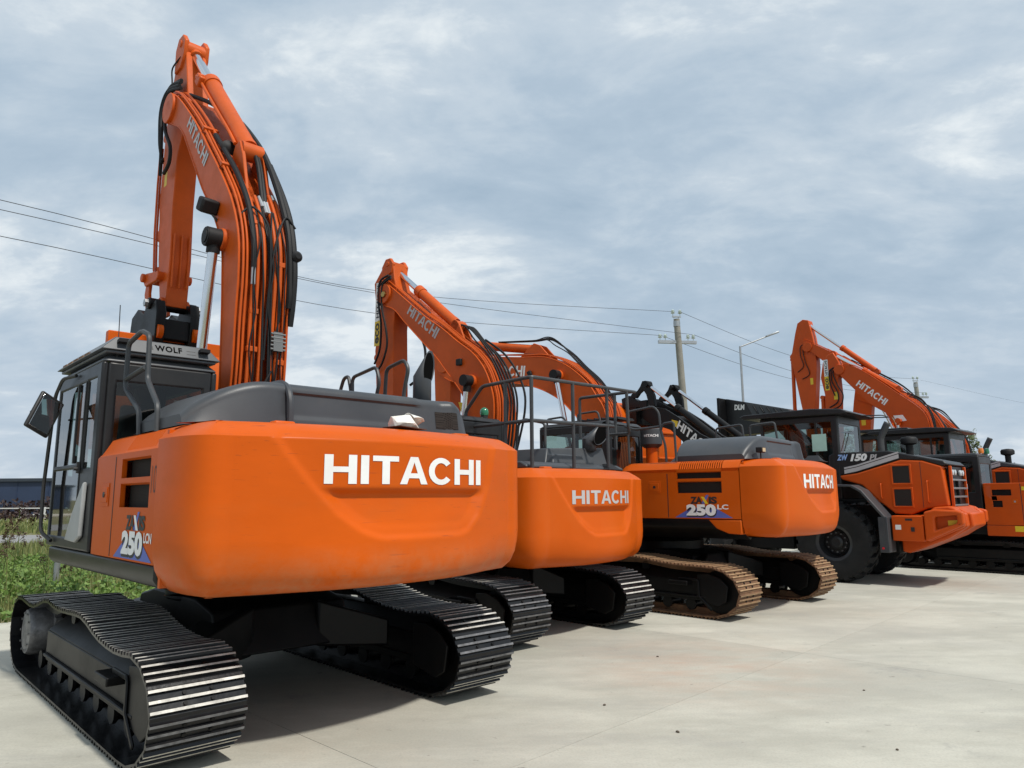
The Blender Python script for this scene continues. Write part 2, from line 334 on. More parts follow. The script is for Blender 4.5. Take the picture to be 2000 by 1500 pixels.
def inst(name, me, parent, loc=(0, 0, 0), rot=(0, 0, 0)):
    o = bpy.data.objects.new(name, me); COL.objects.link(o); o.parent = parent; o.location = loc; o.rotation_euler = rot; return o
def tag(o, label=None, cat=None, group=None, kind=None):
    if label: o['label'] = label
    if cat: o['category'] = cat
    if group: o['group'] = group
    if kind: o['kind'] = kind
    return o
def empty(name, loc, hd, label, cat, group=None):
    o = bpy.data.objects.new(name, None); COL.objects.link(o); o.location = (loc[0], loc[1], 0); o.rotation_euler[2] = radians(90 + hd)
    o.empty_display_size = 0.3
    return tag(o, label, cat, group)
def catmull(pts, k=6, closed=False):
    P = [Vector(p) for p in pts]; n = len(P); out = []
    for i in range(n if closed else n - 1):
        g = (lambda j: P[j % n]) if closed else (lambda j: P[max(0, min(n - 1, j))])
        p0, p1, p2, p3 = g(i - 1), g(i), g(i + 1), g(i + 2)
        for j in range(k):
            t = j / k
            out.append(0.5 * (2 * p1 + (p2 - p0) * t + (2 * p0 - 5 * p1 + 4 * p2 - p3) * t * t + (3 * p1 - p0 - 3 * p2 + p3) * t ** 3))
    if not closed: out.append(P[-1])
    return out
def bend(pts, r=0.06, k=5):
    P = [Vector(p) for p in pts]; out = [P[0]]
    for i in range(1, len(P) - 1):
        a, b, c = P[i - 1], P[i], P[i + 1]; d1 = (a - b); d2 = (c - b); rr = min(r, d1.length * 0.45, d2.length * 0.45)
        s, e2 = b + d1.normalized() * rr, b + d2.normalized() * rr
        for j in range(k + 1):
            t = j / k; out.append(s * (1 - t) ** 2 + b * 2 * t * (1 - t) + e2 * t * t)
    out.append(P[-1]); return out
def offs2(path, d):
    """offset an open (s,z) polyline to its left by d"""
    out = []
    for i, p in enumerate(path):
        a = Vector(path[max(0, i - 1)]); b = Vector(path[min(len(path) - 1, i + 1)]); t = (b - a).normalized()
        out.append((p[0] - t.y * d, p[1] + t.x * d))
    return out
def smooth2(pts, k=5): return [(p.x, p.y) for p in catmull([Vector((a, b, 0)) for a, b in pts], k)]
def sstep(t): t = max(0.0, min(1.0, t)); return t * t * (3 - 2 * t)

# ---- lettering
def bar(p0, p1, w, n=1, horizontal_cut=False):
    pass
def q(a, b, c, d): return [a, b, c, d]
def glyph(ch):
    """quads (unit height) for heavy capitals, each quad non-overlapping; returns (quads, width)"""
    st = 0.26
    if ch == 'I': return [q((0, 0), (st, 0), (st, 1), (0, 1))], st
    if ch == 'H':
        W = 0.98; return [q((0, 0), (st, 0), (st, 1), (0, 1)), q((W - st, 0), (W, 0), (W, 1), (W - st, 1)), q((st, .40), (W - st, .40), (W - st, .59), (st, .59))], W
    if ch == 'T':
        W = 0.90; return [q((0, .81), (W, .81), (W, 1), (0, 1)), q((W / 2 - st / 2, 0), (W / 2 + st / 2, 0), (W / 2 + st / 2, .81), (W / 2 - st / 2, .81))], W
    if ch == 'A':
        W = 1.06; a = 0.26; m = W / 2; t = 0.145
        lx = lambda y: (m - t) * y; lin = lambda y: a + (m - a) * y / 0.80
        qs = [q((0, 0), (a, 0), (lin(.22), .22), (lx(.22), .22)), q((lx(.22), .22), (lin(.22), .22), (lin(.40), .40), (lx(.40), .40)),
              q((lx(.40), .40), (lin(.40), .40), (m, .80), (lx(.80), .80)), q((lx(.80), .80), (m, .80), (m, 1), (lx(1), 1))]
        qs += [[(W - x, y) for x, y in reversed(k)] for k in qs]
        qs.append(q((lin(.22), .22), (W - lin(.22), .22), (W - lin(.40), .40), (lin(.40), .40)))
        return qs, W
    if ch == 'C':
        W = 1.02; cx, cy = .53, .5; qs = []; n = 18; a0, a1 = radians(38), radians(322)
        f = lambda a, ro: (cx + cos(a) * (.53 if ro else .285), cy + sin(a) * (.515 if ro else .315))
        for i in range(n):
            u, v = a0 + (a1 - a0) * i / n, a0 + (a1 - a0) * (i + 1) / n
            qs.append(q(f(u, 0), f(u, 1), f(v, 1), f(v, 0)))
        return qs, W
def word_quads(txt, h, total=None, gap=0.125):
    qs = []; x = 0
    for i, ch in enumerate(txt):
        g, W = glyph(ch); qs += [[(px_ + x, py_) for px_, py_ in k] for k in g]; x += W + (0.05 if ch in 'TAC' and i + 1 < len(txt) and txt[i + 1] in 'AC' else gap)
    x -= gap; sx = (total / x) if total else h
    return [[(a * sx, b * h) for a, b in k] for k in qs], x * sx
def letters(txt, h, total, fn, name, m, parent, rot=0.0, sub=5):
    qs, W = word_quads(txt, h, total); b = B()
    for k in qs:
        A_, B_, C_, D_ = k
        def P(u, v): return ((A_[0] * (1 - u) + B_[0] * u) * (1 - v) + (D_[0] * (1 - u) + C_[0] * u) * v, (A_[1] * (1 - u) + B_[1] * u) * (1 - v) + (D_[1] * (1 - u) + C_[1] * u) * v)
        b.grid(lambda u, v: fn(*P(u, v)), sub if abs(B_[0] - A_[0]) > h * .3 else 2, sub)
    return b.build(name, m, parent, rot, smooth=0)
_tc = {}
def font_tris(txt, heavy=0.0, space=1.0, shear=0.0):
    key = (txt, heavy, space, shear)
    if key in _tc: return _tc[key]
    c = bpy.data.curves.new('t', 'FONT'); c.body = txt; c.offset = heavy; c.space_character = space; c.resolution_u = 3; c.shear = shear
    o = bpy.data.objects.new('t', c); COL.objects.link(o); dg = bpy.context.evaluated_depsgraph_get(); dg.update()
    me = o.evaluated_get(dg).to_mesh(); V = [(v.co.x, v.co.y) for v in me.vertices]; Fc = [tuple(p.vertices) for p in me.polygons]
    o.evaluated_get(dg).to_mesh_clear(); bpy.data.objects.remove(o); bpy.data.curves.remove(c)
    x0 = min(v[0] for v in V); x1 = max(v[0] for v in V); y0 = min(v[1] for v in V); y1 = max(v[1] for v in V)
    V = [((a - x0) / (x1 - x0), (b - y0) / (y1 - y0)) for a, b in V]
    _tc[key] = (V, Fc); return V, Fc
def text(txt, wd, h, fn, name, m, parent, rot=0.0, heavy=0.03, space=1.0, shear=0.0):
    V, Fc = font_tris(txt, heavy, space, shear); b = B(); b.add([fn(u * wd, v * h) for u, v in V], Fc)
    return b.build(name, m, parent, rot, smooth=0)

# ------------------------------------------------------------------ ground
def groundmat():
    m = bpy.data.materials.new('pale_concrete'); m.use_nodes = True
    t = m.node_tree; nn = t.nodes; ll = t.links; b = nn['Principled BSDF']; b.inputs['Roughness'].default_value = 0.82; b.inputs['Specular IOR Level'].default_value = 0.3
    g = nn.new('ShaderNodeNewGeometry')
    def noise(scale, det, rough, sc=(1, 1, 1), rot=0.0, loc=(0, 0, 0)):
        mp = nn.new('ShaderNodeMapping'); mp.inputs['Scale'].default_value = sc; mp.inputs['Rotation'].default_value = (0, 0, rot); mp.inputs['Location'].default_value = loc
        ll.new(g.outputs['Position'], mp.inputs[0]); n = nn.new('ShaderNodeTexNoise'); n.inputs['Scale'].default_value = scale; n.inputs['Detail'].default_value = det
        n.inputs['Roughness'].default_value = rough; ll.new(mp.outputs[0], n.inputs['Vector']); return n.outputs[0]
    def rng(x, a, b_, c, d):
        r = nn.new('ShaderNodeMapRange'); r.inputs[1].default_value = a; r.inputs[2].default_value = b_; r.inputs[3].default_value = c; r.inputs[4].default_value = d
        ll.new(x, r.inputs[0]); return r.outputs[0]
    def mixc(f, a, c):
        mi = nn.new('ShaderNodeMix'); mi.data_type = 'RGBA'; ll.new(f, mi.inputs[0])
        if isinstance(a, tuple): mi.inputs[6].default_value = a
        else: ll.new(a, mi.inputs[6])
        mi.inputs[7].default_value = c; return mi.outputs[2]
    swirl = noise(0.9, 8, 0.66, (0.7, 1.25, 1), radians(-20))
    c = mixc(rng(swirl, .42, .62, 0, 1), (0.425, 0.412, 0.350, 1), (0.53, 0.515, 0.44, 1))
    c = mixc(rng(noise(0.33, 7, .62), .47, .68, 0, .75), c, (0.385, 0.375, 0.33, 1))
    c = mixc(rng(noise(1.5, 9, .72, (0.55, 1.4, 1), radians(-25), (3, 1, 0)), .52, .75, 0, .6), c, (0.575, 0.56, 0.485, 1))
    c = mixc(rng(noise(0.42, 6, .65, loc=(4.6, 2.2, 0)), .58, .78, 0, .45), c, (0.47, 0.41, 0.33, 1))
    c = mixc(rng(noise(0.9, 8, .75, loc=(9, 4, 0)), .60, .72, 0, .7), c, (0.27, 0.265, 0.25, 1))
    sv = nn.new('ShaderNodeVectorMath'); sv.operation = 'DISTANCE'; sv.inputs[1].default_value = (1.9, 7.6, 0); ll.new(g.outputs['Position'], sv.inputs[0])
    st_ = nn.new('ShaderNodeMath'); st_.operation = 'MULTIPLY'; ll.new(rng(sv.outputs['Value'], .2, 1.7, 1, 0), st_.inputs[0]); ll.new(rng(noise(1.6, 8, .7, (0.6, 1.6, 1), radians(-20)), .40, .62, 0, .75), st_.inputs[1])
    c = mixc(st_.outputs[0], c, (0.50, 0.37, 0.285, 1))
    c = mixc(rng(noise(0.9, 10, .74, (0.5, 1.7, 1), radians(-28), (1, 6, 0)), .53, .68, 0, .6), c, (0.375, 0.365, 0.325, 1))
    c = mixc(rng(noise(9, 3, .5, loc=(2, 7, 0)), .70, .76, 0, .6), c, (0.16, 0.145, 0.125, 1))
    c = mixc(rng(noise(55, 3, .6), .45, .8, 0, .3), c, (0.24, 0.23, 0.2, 1))
    # each slab has its own slight tone
    oi = nn.new('ShaderNodeObjectInfo'); hs = nn.new('ShaderNodeHueSaturation'); ll.new(rng(oi.outputs['Random'], 0, 1, .93, 1.06), hs.inputs['Value']); ll.new(c, hs.inputs['Color'])
    ll.new(hs.outputs[0], b.inputs['Base Color'])
    bp = nn.new('ShaderNodeBump'); bp.inputs['Strength'].default_value = 0.25; bp.inputs['Distance'].default_value = 0.006
    ll.new(noise(38, 6, .7), bp.inputs['Height']); ll.new(bp.outputs[0], b.inputs['Normal'])
    return m
concrete = groundmat()
def fieldmat(name, c1, c2, sc):
    m = bpy.data.materials.new(name); m.use_nodes = True; t = m.node_tree; nn = t.nodes; ll = t.links; b = nn['Principled BSDF']; b.inputs['Roughness'].default_value = .95
    g = nn.new('ShaderNodeNewGeometry'); n = nn.new('ShaderNodeTexNoise'); n.inputs['Scale'].default_value = sc; n.inputs['Detail'].default_value = 8; n.inputs['Roughness'].default_value = .7
    ll.new(g.outputs['Position'], n.inputs['Vector']); r = nn.new('ShaderNodeValToRGB'); r.color_ramp.elements[0].position = .35; r.color_ramp.elements[0].color = (*c1, 1)
    r.color_ramp.elements[1].position = .65; r.color_ramp.elements[1].color = (*c2, 1); ll.new(n.outputs[0], r.inputs[0]); ll.new(r.outputs[0], b.inputs['Base Color']); return m
fieldm = fieldmat('dry_grass_soil', (0.085, 0.10, 0.03), (0.235, 0.195, 0.10), 0.45)
asphalt = fieldmat('road_asphalt', (0.20, 0.20, 0.20), (0.27, 0.265, 0.26), 1.5)

b = B(); b.add([(-1500, -1500, -.05), (1500, -1500, -.05), (1500, 1500, -.05), (-1500, 1500, -.05)], [(0, 1, 2, 3)])
tag(b.build('grass_field', fieldm, smooth=0), 'flat field of dry and green grass beyond the concrete yard', kind='structure')
# concrete yard: poured slabs with open joints, laid square to the row of machines
RD = Vector((cos(radians(46)), sin(radians(46)), 0)); FD = Vector((-RD.y, RD.x, 0))
J0 = Vector((0.15, 5.11, 0))          # a point on one visible joint that runs along the row
pad = bpy.data.objects.new('concrete_yard', None); COL.objects.link(pad); tag(pad, 'pale concrete yard of poured slabs under the machines', kind='structure')
sb = B(); sb.box(-100, 100, -100, 100, -.04, -.012)
sw, sd = 5.2, 4.45
off_r = (Vector((5.41, 13.32, 0)) - J0).dot(RD)
me_slab = None
g_ = 0.002
sbm = B().box(g_, sw - g_, g_, sd - g_, -.16, 0).mesh('concrete_slab', concrete, 0)
edge_f = (Vector((-7.0, 10.6, 0)) - J0).dot(FD)
nf0 = math.floor(edge_f / sd)
for i in range(-8, 9):
    for j in range(-5, nf0 + 1):
        o = Vector(J0) + RD * (off_r + i * sw) + FD * (j * sd)
        c = o + RD * sw / 2 + FD * sd / 2
        if c.y < -9 or c.length > 48: continue
        depth = sd
        ob = inst('concrete_slab', sbm, pad, (o.x, o.y, 0), (0, 0, radians(46)))
        if (j + 1) * sd > edge_f: ob.scale[1] = max(.05, (edge_f - j * sd) / sd)
jb = B(); 
def rd(a, f): p = J0 + RD * a + FD * f; return (p.x, p.y)
jb.prism([rd(-45, -30), rd(60, -30), rd(60, edge_f - .02), rd(-45, edge_f - .02)], -.045, -.009, ax='xy')
jb.build('joint_filler', mat('dark_joint_filler', (0.38, 0.375, 0.33), .95), pad, smooth=0)

# road, kerb and the far side on the left
b = B(); b.add([(-160, 30.6, -.040), (-6, 30.6, -.040), (-6, 37.2, -.040), (-160, 37.2, -.040)], [(0, 1, 2, 3)])
tag(b.build('road', asphalt, smooth=0), 'pale grey road crossing behind the weeds at the left', kind='structure')
b = B(); b.box(-160, -8, 53, 58.5, -.05, .10)
tag(b.build('pavement', kerbm, smooth=0), 'cream paved strip in front of the blue hall', kind='structure')

# ------------------------------------------------------------------ excavator parts
def track_path(sag=1.0, kz=1.0, ks=1.0):
    p = [(-1.75, .034), (-1.0, .034), (0, .034), (1.0, .034), (1.72, .034), (2.05, .10), (2.26, .30), (2.27, .50), (2.14, .66), (1.88, .72), (1.5, .695), (1.2, .70),
         (.72, .80), (.35, .775), (0, .78), (-.55, .80), (-.9, .735), (-1.2, .69), (-1.6, .675), (-1.95, .70), (-2.2, .61), (-2.34, .42), (-2.28, .21), (-2.05, .07)]
    if sag < 1: p = [(s, z if z < .67 or s < -1.9 or s > 1.8 else .76 + (z - .76) * sag) for s, z in p]
    p = [(s * ks, z * kz if z > .05 else z) for s, z in p]
    c = [(v.x, v.y) for v in catmull([Vector((a, b_, 0)) for a, b_ in p], 10, True)]
    return [(a, max(b_, .034)) for a, b_ in c]
def resample(c, n):
    L = [0]
    for i in range(len(c)): a, b_ = c[i], c[(i + 1) % len(c)]; L.append(L[-1] + hypot(b_[0] - a[0], b_[1] - a[1]))
    out = []; j = 0
    for k in range(n):
        d = L[-1] * k / n
        while L[j + 1] < d: j += 1
        t = (d - L[j]) / max(1e-9, L[j + 1] - L[j]); a, b_ = c[j], c[(j + 1) % len(c)]; out.append((a[0] + (b_[0] - a[0]) * t, a[1] + (b_[1] - a[1]) * t))
    return out, L[-1]
_shoes = {}
def shoe_mesh(wd, pitch, mats, bolts, seed):
    key = (round(wd, 3), round(pitch, 3), mats[0].name, mats[1].name, bolts, seed)
    if key in _shoes: return _shoes[key]
    rr = random.Random(seed); b = B(); h = pitch / 2
    # plate profile in (x, z) with three grouser ribs, extruded across the width; overlap lip at one end
    top = [(-h - .008, 0.004), (-h + .012, .006)]
    rib = []
    for k in (-1, 0, 1):
        x = k * pitch * .335; hh = .030 if k else .026
        top += [(x - .015, .008), (x - .009, hh), (x + .009, hh), (x + .015, .008)]
    top += [(h - .006, .008), (h - .006, -.004)]
    bot = [(h - .006, -.008), (-h - .008, -.008)]
    poly = top + bot; n = len(poly); ys = (-wd / 2, wd / 2)
    vs = [(a, ys[0], c) for a, c in poly] + [(a, ys[1], c) for a, c in poly]
    b.add(vs, [tuple(range(n - 1, -1, -1)), tuple(range(n, 2 * n))])
    for i in range(n):
        tip = i in (3, 7, 11)
        b.add([vs[i], vs[(i + 1) % n], vs[n + (i + 1) % n], vs[n + i]], [(0, 1, 2, 3)], 1 if tip else 0)
    if bolts:
        for y in (-.085, .085):
            for x in (-pitch * .17, pitch * .17):
                b.lathe([(.014, .006), (.014, .020)], (x, y, 0), n=6, mi=2)
        b.box(-.012, .012, -.035, .035, .0085, .0095, 2)
    _shoes[key] = b.mesh('track_shoe', mats, 0); return _shoes[key]
def undercarriage(root, th, outer, wd, shoes, mats, frame_mat, ks=1.0, kz=1.0, sag=1.0, bolts=True, detail=True, rust=False, near_only=False, slope=True):
    """two tracks, side frames and car body"""
    cb = B()
    cb.prism([(-1.1, .42), (1.1, .42), (.95, .78), (.55, .86), (-.55, .86), (-.95, .78)], -.62, .62)
    for a in (-1, 1):
        for y in (-1, 1): cb.hexa([(a * .55, y * .3, .40), (a * 1.05, y * .3, .40), (a * 1.3, y * (outer - wd - .0), .36), (a * .85, y * (outer - wd), .36),
                                   (a * .55, y * .3, .82), (a * 1.05, y * .3, .80), (a * 1.3, y * (outer - wd), .60), (a * .85, y * (outer - wd), .60)])
    cb.lathe([(.66, .80), (.66, .97), (.6, 1.05)], (0, 0, 0), n=40)
    cb.build('car_body', black, root, th, bevel=.02)
    path = track_path(sag, kz, ks); pts, per = resample(path, shoes); pitch = per / shoes
    for sgn in (1, -1):
        yc = sgn * (outer - wd / 2); yo = sgn * outer; yi = sgn * (outer - wd)
        def Y(d): return yo - sgn * d          # distance inward from the outer shoe edge
        # side frame
        fr = B()
        poly = [(-1.86 * ks, .20), (1.35 * ks, .20), (1.62 * ks, .30), (1.62 * ks, .44), (1.0 * ks, .55), (-1.86 * ks, .55)]
        yA, yB = sorted((Y(.10), Y(wd - .10)))
        if slope:
            yt0, yt1 = sorted((Y(.26), Y(wd - .18)))
            yq0, yq1 = sorted((Y(.13), Y(wd - .13))); fr.box(-1.79 * ks, 1.03 * ks, yA, yB, .2985, .50)
            fr.hexa([(-1.78 * ks, yA, .501), (1.02 * ks, yA, .501), (1.02 * ks, yB, .501), (-1.78 * ks, yB, .501), (-1.70 * ks, yt0, .66 * kz), (.92 * ks, yt0, .66 * kz), (.92 * ks, yt1, .66 * kz), (-1.70 * ks, yt1, .66 * kz)])
            fr.box(-1.78 * ks, 1.02 * ks, yA, yB, .23, .298)
            ys0, ys1 = sorted((Y(.07), Y(.12))); fr.box(-1.76 * ks, 1.0 * ks, ys0, ys1, .27, .30)
        else: fr.prism(poly, yA, yB)
        # guard plates round the idler
        for d in (.075, wd - .075):
            y0, y1 = sorted((Y(d), Y(d + .03)))
            fr.prism([(-1.62 * ks, .24), (-1.95 * ks, .17), (-2.08 * ks, .24), (-2.12 * ks, .46), (-2.0 * ks, .56), (-1.80 * ks, .62 * kz), (-1.62 * ks, .60)], y0, y1)
        if detail:
            y0, y1 = sorted((Y(.055), Y(.075)))
            fr.prism([(-1.30 * ks, .50), (-1.30 * ks, .54), (-1.62 * ks, .54), (-1.66 * ks, .50), (-1.66 * ks, .30), (-1.86 * ks, .14), (-1.84 * ks, .10), (-1.62 * ks, .28), (-1.62 * ks, .50)], y0, y1)
        o = fr.build('track_frame', frame_mat, root, th, bevel=.012)
        if detail:
            st = B(); y0, y1 = sorted((Y(-.02), Y(.20)))
            st.prism([(-1.42, y0), (-1.20, y0), (-1.14, y0 + .05), (-1.14, y1), (-1.46, y1), (-1.46, y0 + .05)], .44, .50, ax='xy')
            st.build('step', black, o, 0, bevel=.008)
        # wheels
        y0, y1 = sorted((Y(.14), Y(wd - .14))); wh = B(); wh.lathe([(.085, y0), (.085, y0 + .03), (.062, y0 + .05), (.062, y1 - .05), (.085, y1 - .03), (.085, y1)], (0, 0, 0), 'y', 14); rm = wh.mesh('roller', black)
        for k in range(8): inst('roller', rm, o, ((-1.45 + 2.9 * k / 7) * ks, 0, .165))
        y0, y1 = sorted((Y(.2), Y(wd - .2))); wh = B(); wh.lathe([(.07, y0), (.07, y1)], (0, 0, 0), 'y', 14); rm = wh.mesh('carrier_roller', black)
        for s in (-.60, .55): inst('carrier_roller', rm, o, (s * ks, 0, .655 * kz))
        wh = B(); y0, y1 = sorted((Y(.17), Y(wd - .17))); wh.lathe([(.20, y0), (.295, y0), (.295, y1), (.20, y1)], (-1.93 * ks, 0, .365 * kz), 'y', 28)
        wh.build('idler', black, o, 0)
        y0, y1 = sorted((Y(.08), Y(.36)))
        hb = B(); hb.lathe([(.16, 0), (.215, .01), (.235, .05), (.235, .28)] if sgn < 0 else [(.235, -.28), (.235, -.05), (.215, -.01), (.16, 0)], (1.86 * ks, Y(.06), .385 * kz), 'y', 26)
        for k in range(10): a = k * pi / 5; hb.lathe([(.012, -.004), (.012, .004)], (1.86 * ks + .185 * cos(a), Y(.055), .385 * kz + .185 * sin(a)), 'y', 6)
        n = 21
        pr = []
        for k in range(n * 4):
            a = 2 * pi * k / (n * 4); r = .325 if k % 4 in (0, 1) else .275; pr.append((1.86 * ks + r * cos(a), .385 * kz + r * sin(a)))
        y0, y1 = sorted((Y(wd / 2 - .03), Y(wd / 2 + .03))); hb.prism(pr, y0, y1)
        hb.build('sprocket', ribdim if detail and not rust else black, o, 0, smooth=30)
        # link chain, then the shoes on it
        ch = B(); m_ = len(pts)
        for d in (.20, wd - .26):
            y0, y1 = sorted((Y(d), Y(d + .055)))
            ins = []
            for i in range(m_):
                a, c = pts[i - 1], pts[(i + 1) % m_]; t = Vector((c[0] - a[0], c[1] - a[1])).normalized(); ins.append((pts[i], (-t.y, t.x)))
            for i in range(m_):
                (p0, n0), (p1, n1) = ins[i], ins[(i + 1) % m_]
                e = .008; f_ = .09
                A0 = (p0[0] + n0[0] * e, p0[1] + n0[1] * e); A1 = (p1[0] + n1[0] * e, p1[1] + n1[1] * e); C0 = (p0[0] + n0[0] * f_, p0[1] + n0[1] * f_); C1 = (p1[0] + n1[0] * f_, p1[1] + n1[1] * f_)
                ch.add([(A0[0], y0, A0[1]), (A1[0], y0, A1[1]), (C1[0], y0, C1[1]), (C0[0], y0, C0[1]), (A0[0], y1, A0[1]), (A1[0], y1, A1[1]), (C1[0], y1, C1[1]), (C0[0], y1, C0[1])],
                       [(0, 1, 2, 3), (7, 6, 5, 4), (3, 2, 6, 7), (0, 4, 5, 1)])
        tr = ch.build('track', mats[0] if rust else shoeblack, root, th, smooth=0)
        if shoes and detail is not None:
            for i in range(m_):
                p0, p1 = pts[i], pts[(i + 1) % m_]; cx_, cz_ = (p0[0] + p1[0]) / 2, (p0[1] + p1[1]) / 2
                a = atan2(p1[1] - p0[1], p1[0] - p0[0]); 
                worn = [mats[0], mats[1] if random.random() < .86 else (mats[2] if len(mats) > 2 else mats[1]), black]
                sm = shoe_mesh(wd, pitch, worn, bolts, 0)
                # path runs bottom first, front, top: outward normal is on its right
                inst('track_shoe', sm, tr, (cx_, yc, cz_), (pi, -a, 0) if True else (0, 0, 0))
    return pts

def cw_builder(root, rot, W, s_seam, s_rear, zb, zt, m, letter_m, lw, lh, lz, cy=-.035, k=.15, corner=.25, ly=-.085):
    """counterweight: rounded cast block with recessed name panel"""
    sr = lambda l: -s_rear + k * l * l
    lc = W - corner
    plan = []
    a0 = Vector((-s_seam, W)); a1 = Vector((-s_seam - .14, W)); e1 = Vector((sr(lc), lc)); c1 = Vector((sr(lc) - .03 + (corner) * k * 2 * lc * -.0, W - .015))
    side = [a0 + (a1 - a0) * i / 3 for i in range(3)] + [a1 * (1 - t) ** 3 + (a1.lerp(c1, .72)) * 3 * t * (1 - t) ** 2 + (e1.lerp(c1, .72)) * 3 * t * t * (1 - t) + e1 * t ** 3 for t in [i / 14 for i in range(14)]]
    rear = [Vector((sr(l), l)) for l in [lc - 2 * lc * i / 120 for i in range(121)]]
    other = [Vector((p.x, -p.y)) for p in reversed(side)]
    plan = side + rear + other
    zs = []
    nm = []
    for i, p in enumerate(plan):
        t = (plan[min(i + 1, len(plan) - 1)] - plan[max(i - 1, 0)]).normalized(); nm.append(Vector((-t.y, t.x)) * -1)
    cen = Vector((-s_seam + .3, 0))
    nm = [n if (cen - p).dot(n) > 0 else -n for n, p in zip(nm, plan)]
    H_ = zt - zb; sc = H_ / 1.146
    Zz = lambda z: zb + (z - 1.09) * sc
    prof = [(.75, 0), (.18, 0), (.11, .012), (.055, .045), (.022, .095), (.006, .15), (0, .20)] + [(0, .20 + (1.03 - .20) * i / 54) for i in range(1, 55)] + \
           [(.008, 1.036), (.035, 1.058), (.085, 1.090), (.135, 1.118), (.165, 1.133), (.20, 1.143), (.24, 1.146), (.85, 1.148)]
    ky = W / 1.45
    poly = [((y) * ky + cy, Zz(z)) for y, z in ((1.04, 2.17), (.90, 1.97), (.76, 1.79), (.58, 1.60), (.40, 1.475), (.28, 1.43), (.20, 1.418), (-.50, 1.418), (-.60, 1.445), (-.74, 1.57), (-.86, 1.80), (-.97, 2.17))]
    def sdf(x, y):
        d = 1e9; inside = False; n = len(poly)
        for i in range(n):
            ax_, ay_ = poly[i]; bx_, by_ = poly[(i + 1) % n]
            ex, ey = bx_ - ax_, by_ - ay_; wx, wy = x - ax_, y - ay_
            t = max(0, min(1, (wx * ex + wy * ey) / (ex * ex + ey * ey))); dx, dy = wx - ex * t, wy - ey * t; d = min(d, dx * dx + dy * dy)
            if (ay_ > y) != (by_ > y) and x < (bx_ - ax_) * (y - ay_) / (by_ - ay_) + ax_: inside = not inside
        d = sqrt(d); return d if inside else -d
    ledge = Zz(1.765); bot = Zz(1.42)
    def inset(l, z):
        if z < Zz(1.38) or z > Zz(2.2) or abs(l) > 1.15 * ky: return 0.0
        sd_ = sdf(l, z)
        if sd_ <= 0: return 0.0
        d = .024 * sstep(sd_ / .05)
        if z < ledge + .03: d += .058 * sstep((ledge + .03 - z) / .07) * max(0, (z - bot) / (ledge - bot)) * sstep((sd_ - .02) / .10)
        return d
    b = B(); nu = len(plan); vs = []
    for d, h in prof:
        for i, p in enumerate(plan):
            lip = 1 + .75 * sstep((abs(p.y + .15) - .25 * W) / (.55 * W))
            if h <= .2: z = zb + h * lip * sc
            elif h < 1.03: z = zb + (.2 * lip + (h - .2) / .83 * (1.03 - .2 * lip)) * sc
            else: z = zb + h * sc
            dd = d * (1 + .35 * (lip - 1)) if h <= .2 and d < .5 else d
            dd = min(dd, .8)
            if .25 < h < 1.1: dd += inset(p.y, z)
            qx = p + nm[i] * dd
            if h > 1.14 and d > .5 or (h < .01 and d > .5): qx = Vector((max(-s_seam - .02, min(qx.x, -s_seam)), max(-W + .1, min(W - .1, p.y))))
            vs.append((qx.x, qx.y, z))
    np_ = len(prof)
    fs = [(j * nu + i, j * nu + i + 1, (j + 1) * nu + i + 1, (j + 1) * nu + i) for j in range(np_ - 1) for i in range(nu - 1)]
    b.add(vs, fs)
    # front closing wall
    b.box(-s_seam - .05, -s_seam - .012, -W + .05, W - .05, zb + .05, zt - .05)
    o = b.build('counterweight', m, root, rot, smooth=50)
    surf = lambda l, z: sr(l) + inset(l, z) * 1.0
    letters('HITACHI', lh, lw, lambda x, y: (surf(ly + lw / 2 - x, lz + y) - .004, ly + lw / 2 - x, lz + y), 'lettering', letter_m, o, 0)
    # lifting eyes on top
    for l in (.75 * ky, -.85 * ky):
        e_ = B(); e_.prism([(-s_rear + .42, l - .08), (-s_rear + .52, l - .08), (-s_rear + .52, l + .08), (-s_rear + .42, l + .08)], zt - .03, zt + .025, ax='xy'); e_.build('lifting_lug', m, o, 0, bevel=.015)
    return o, surf

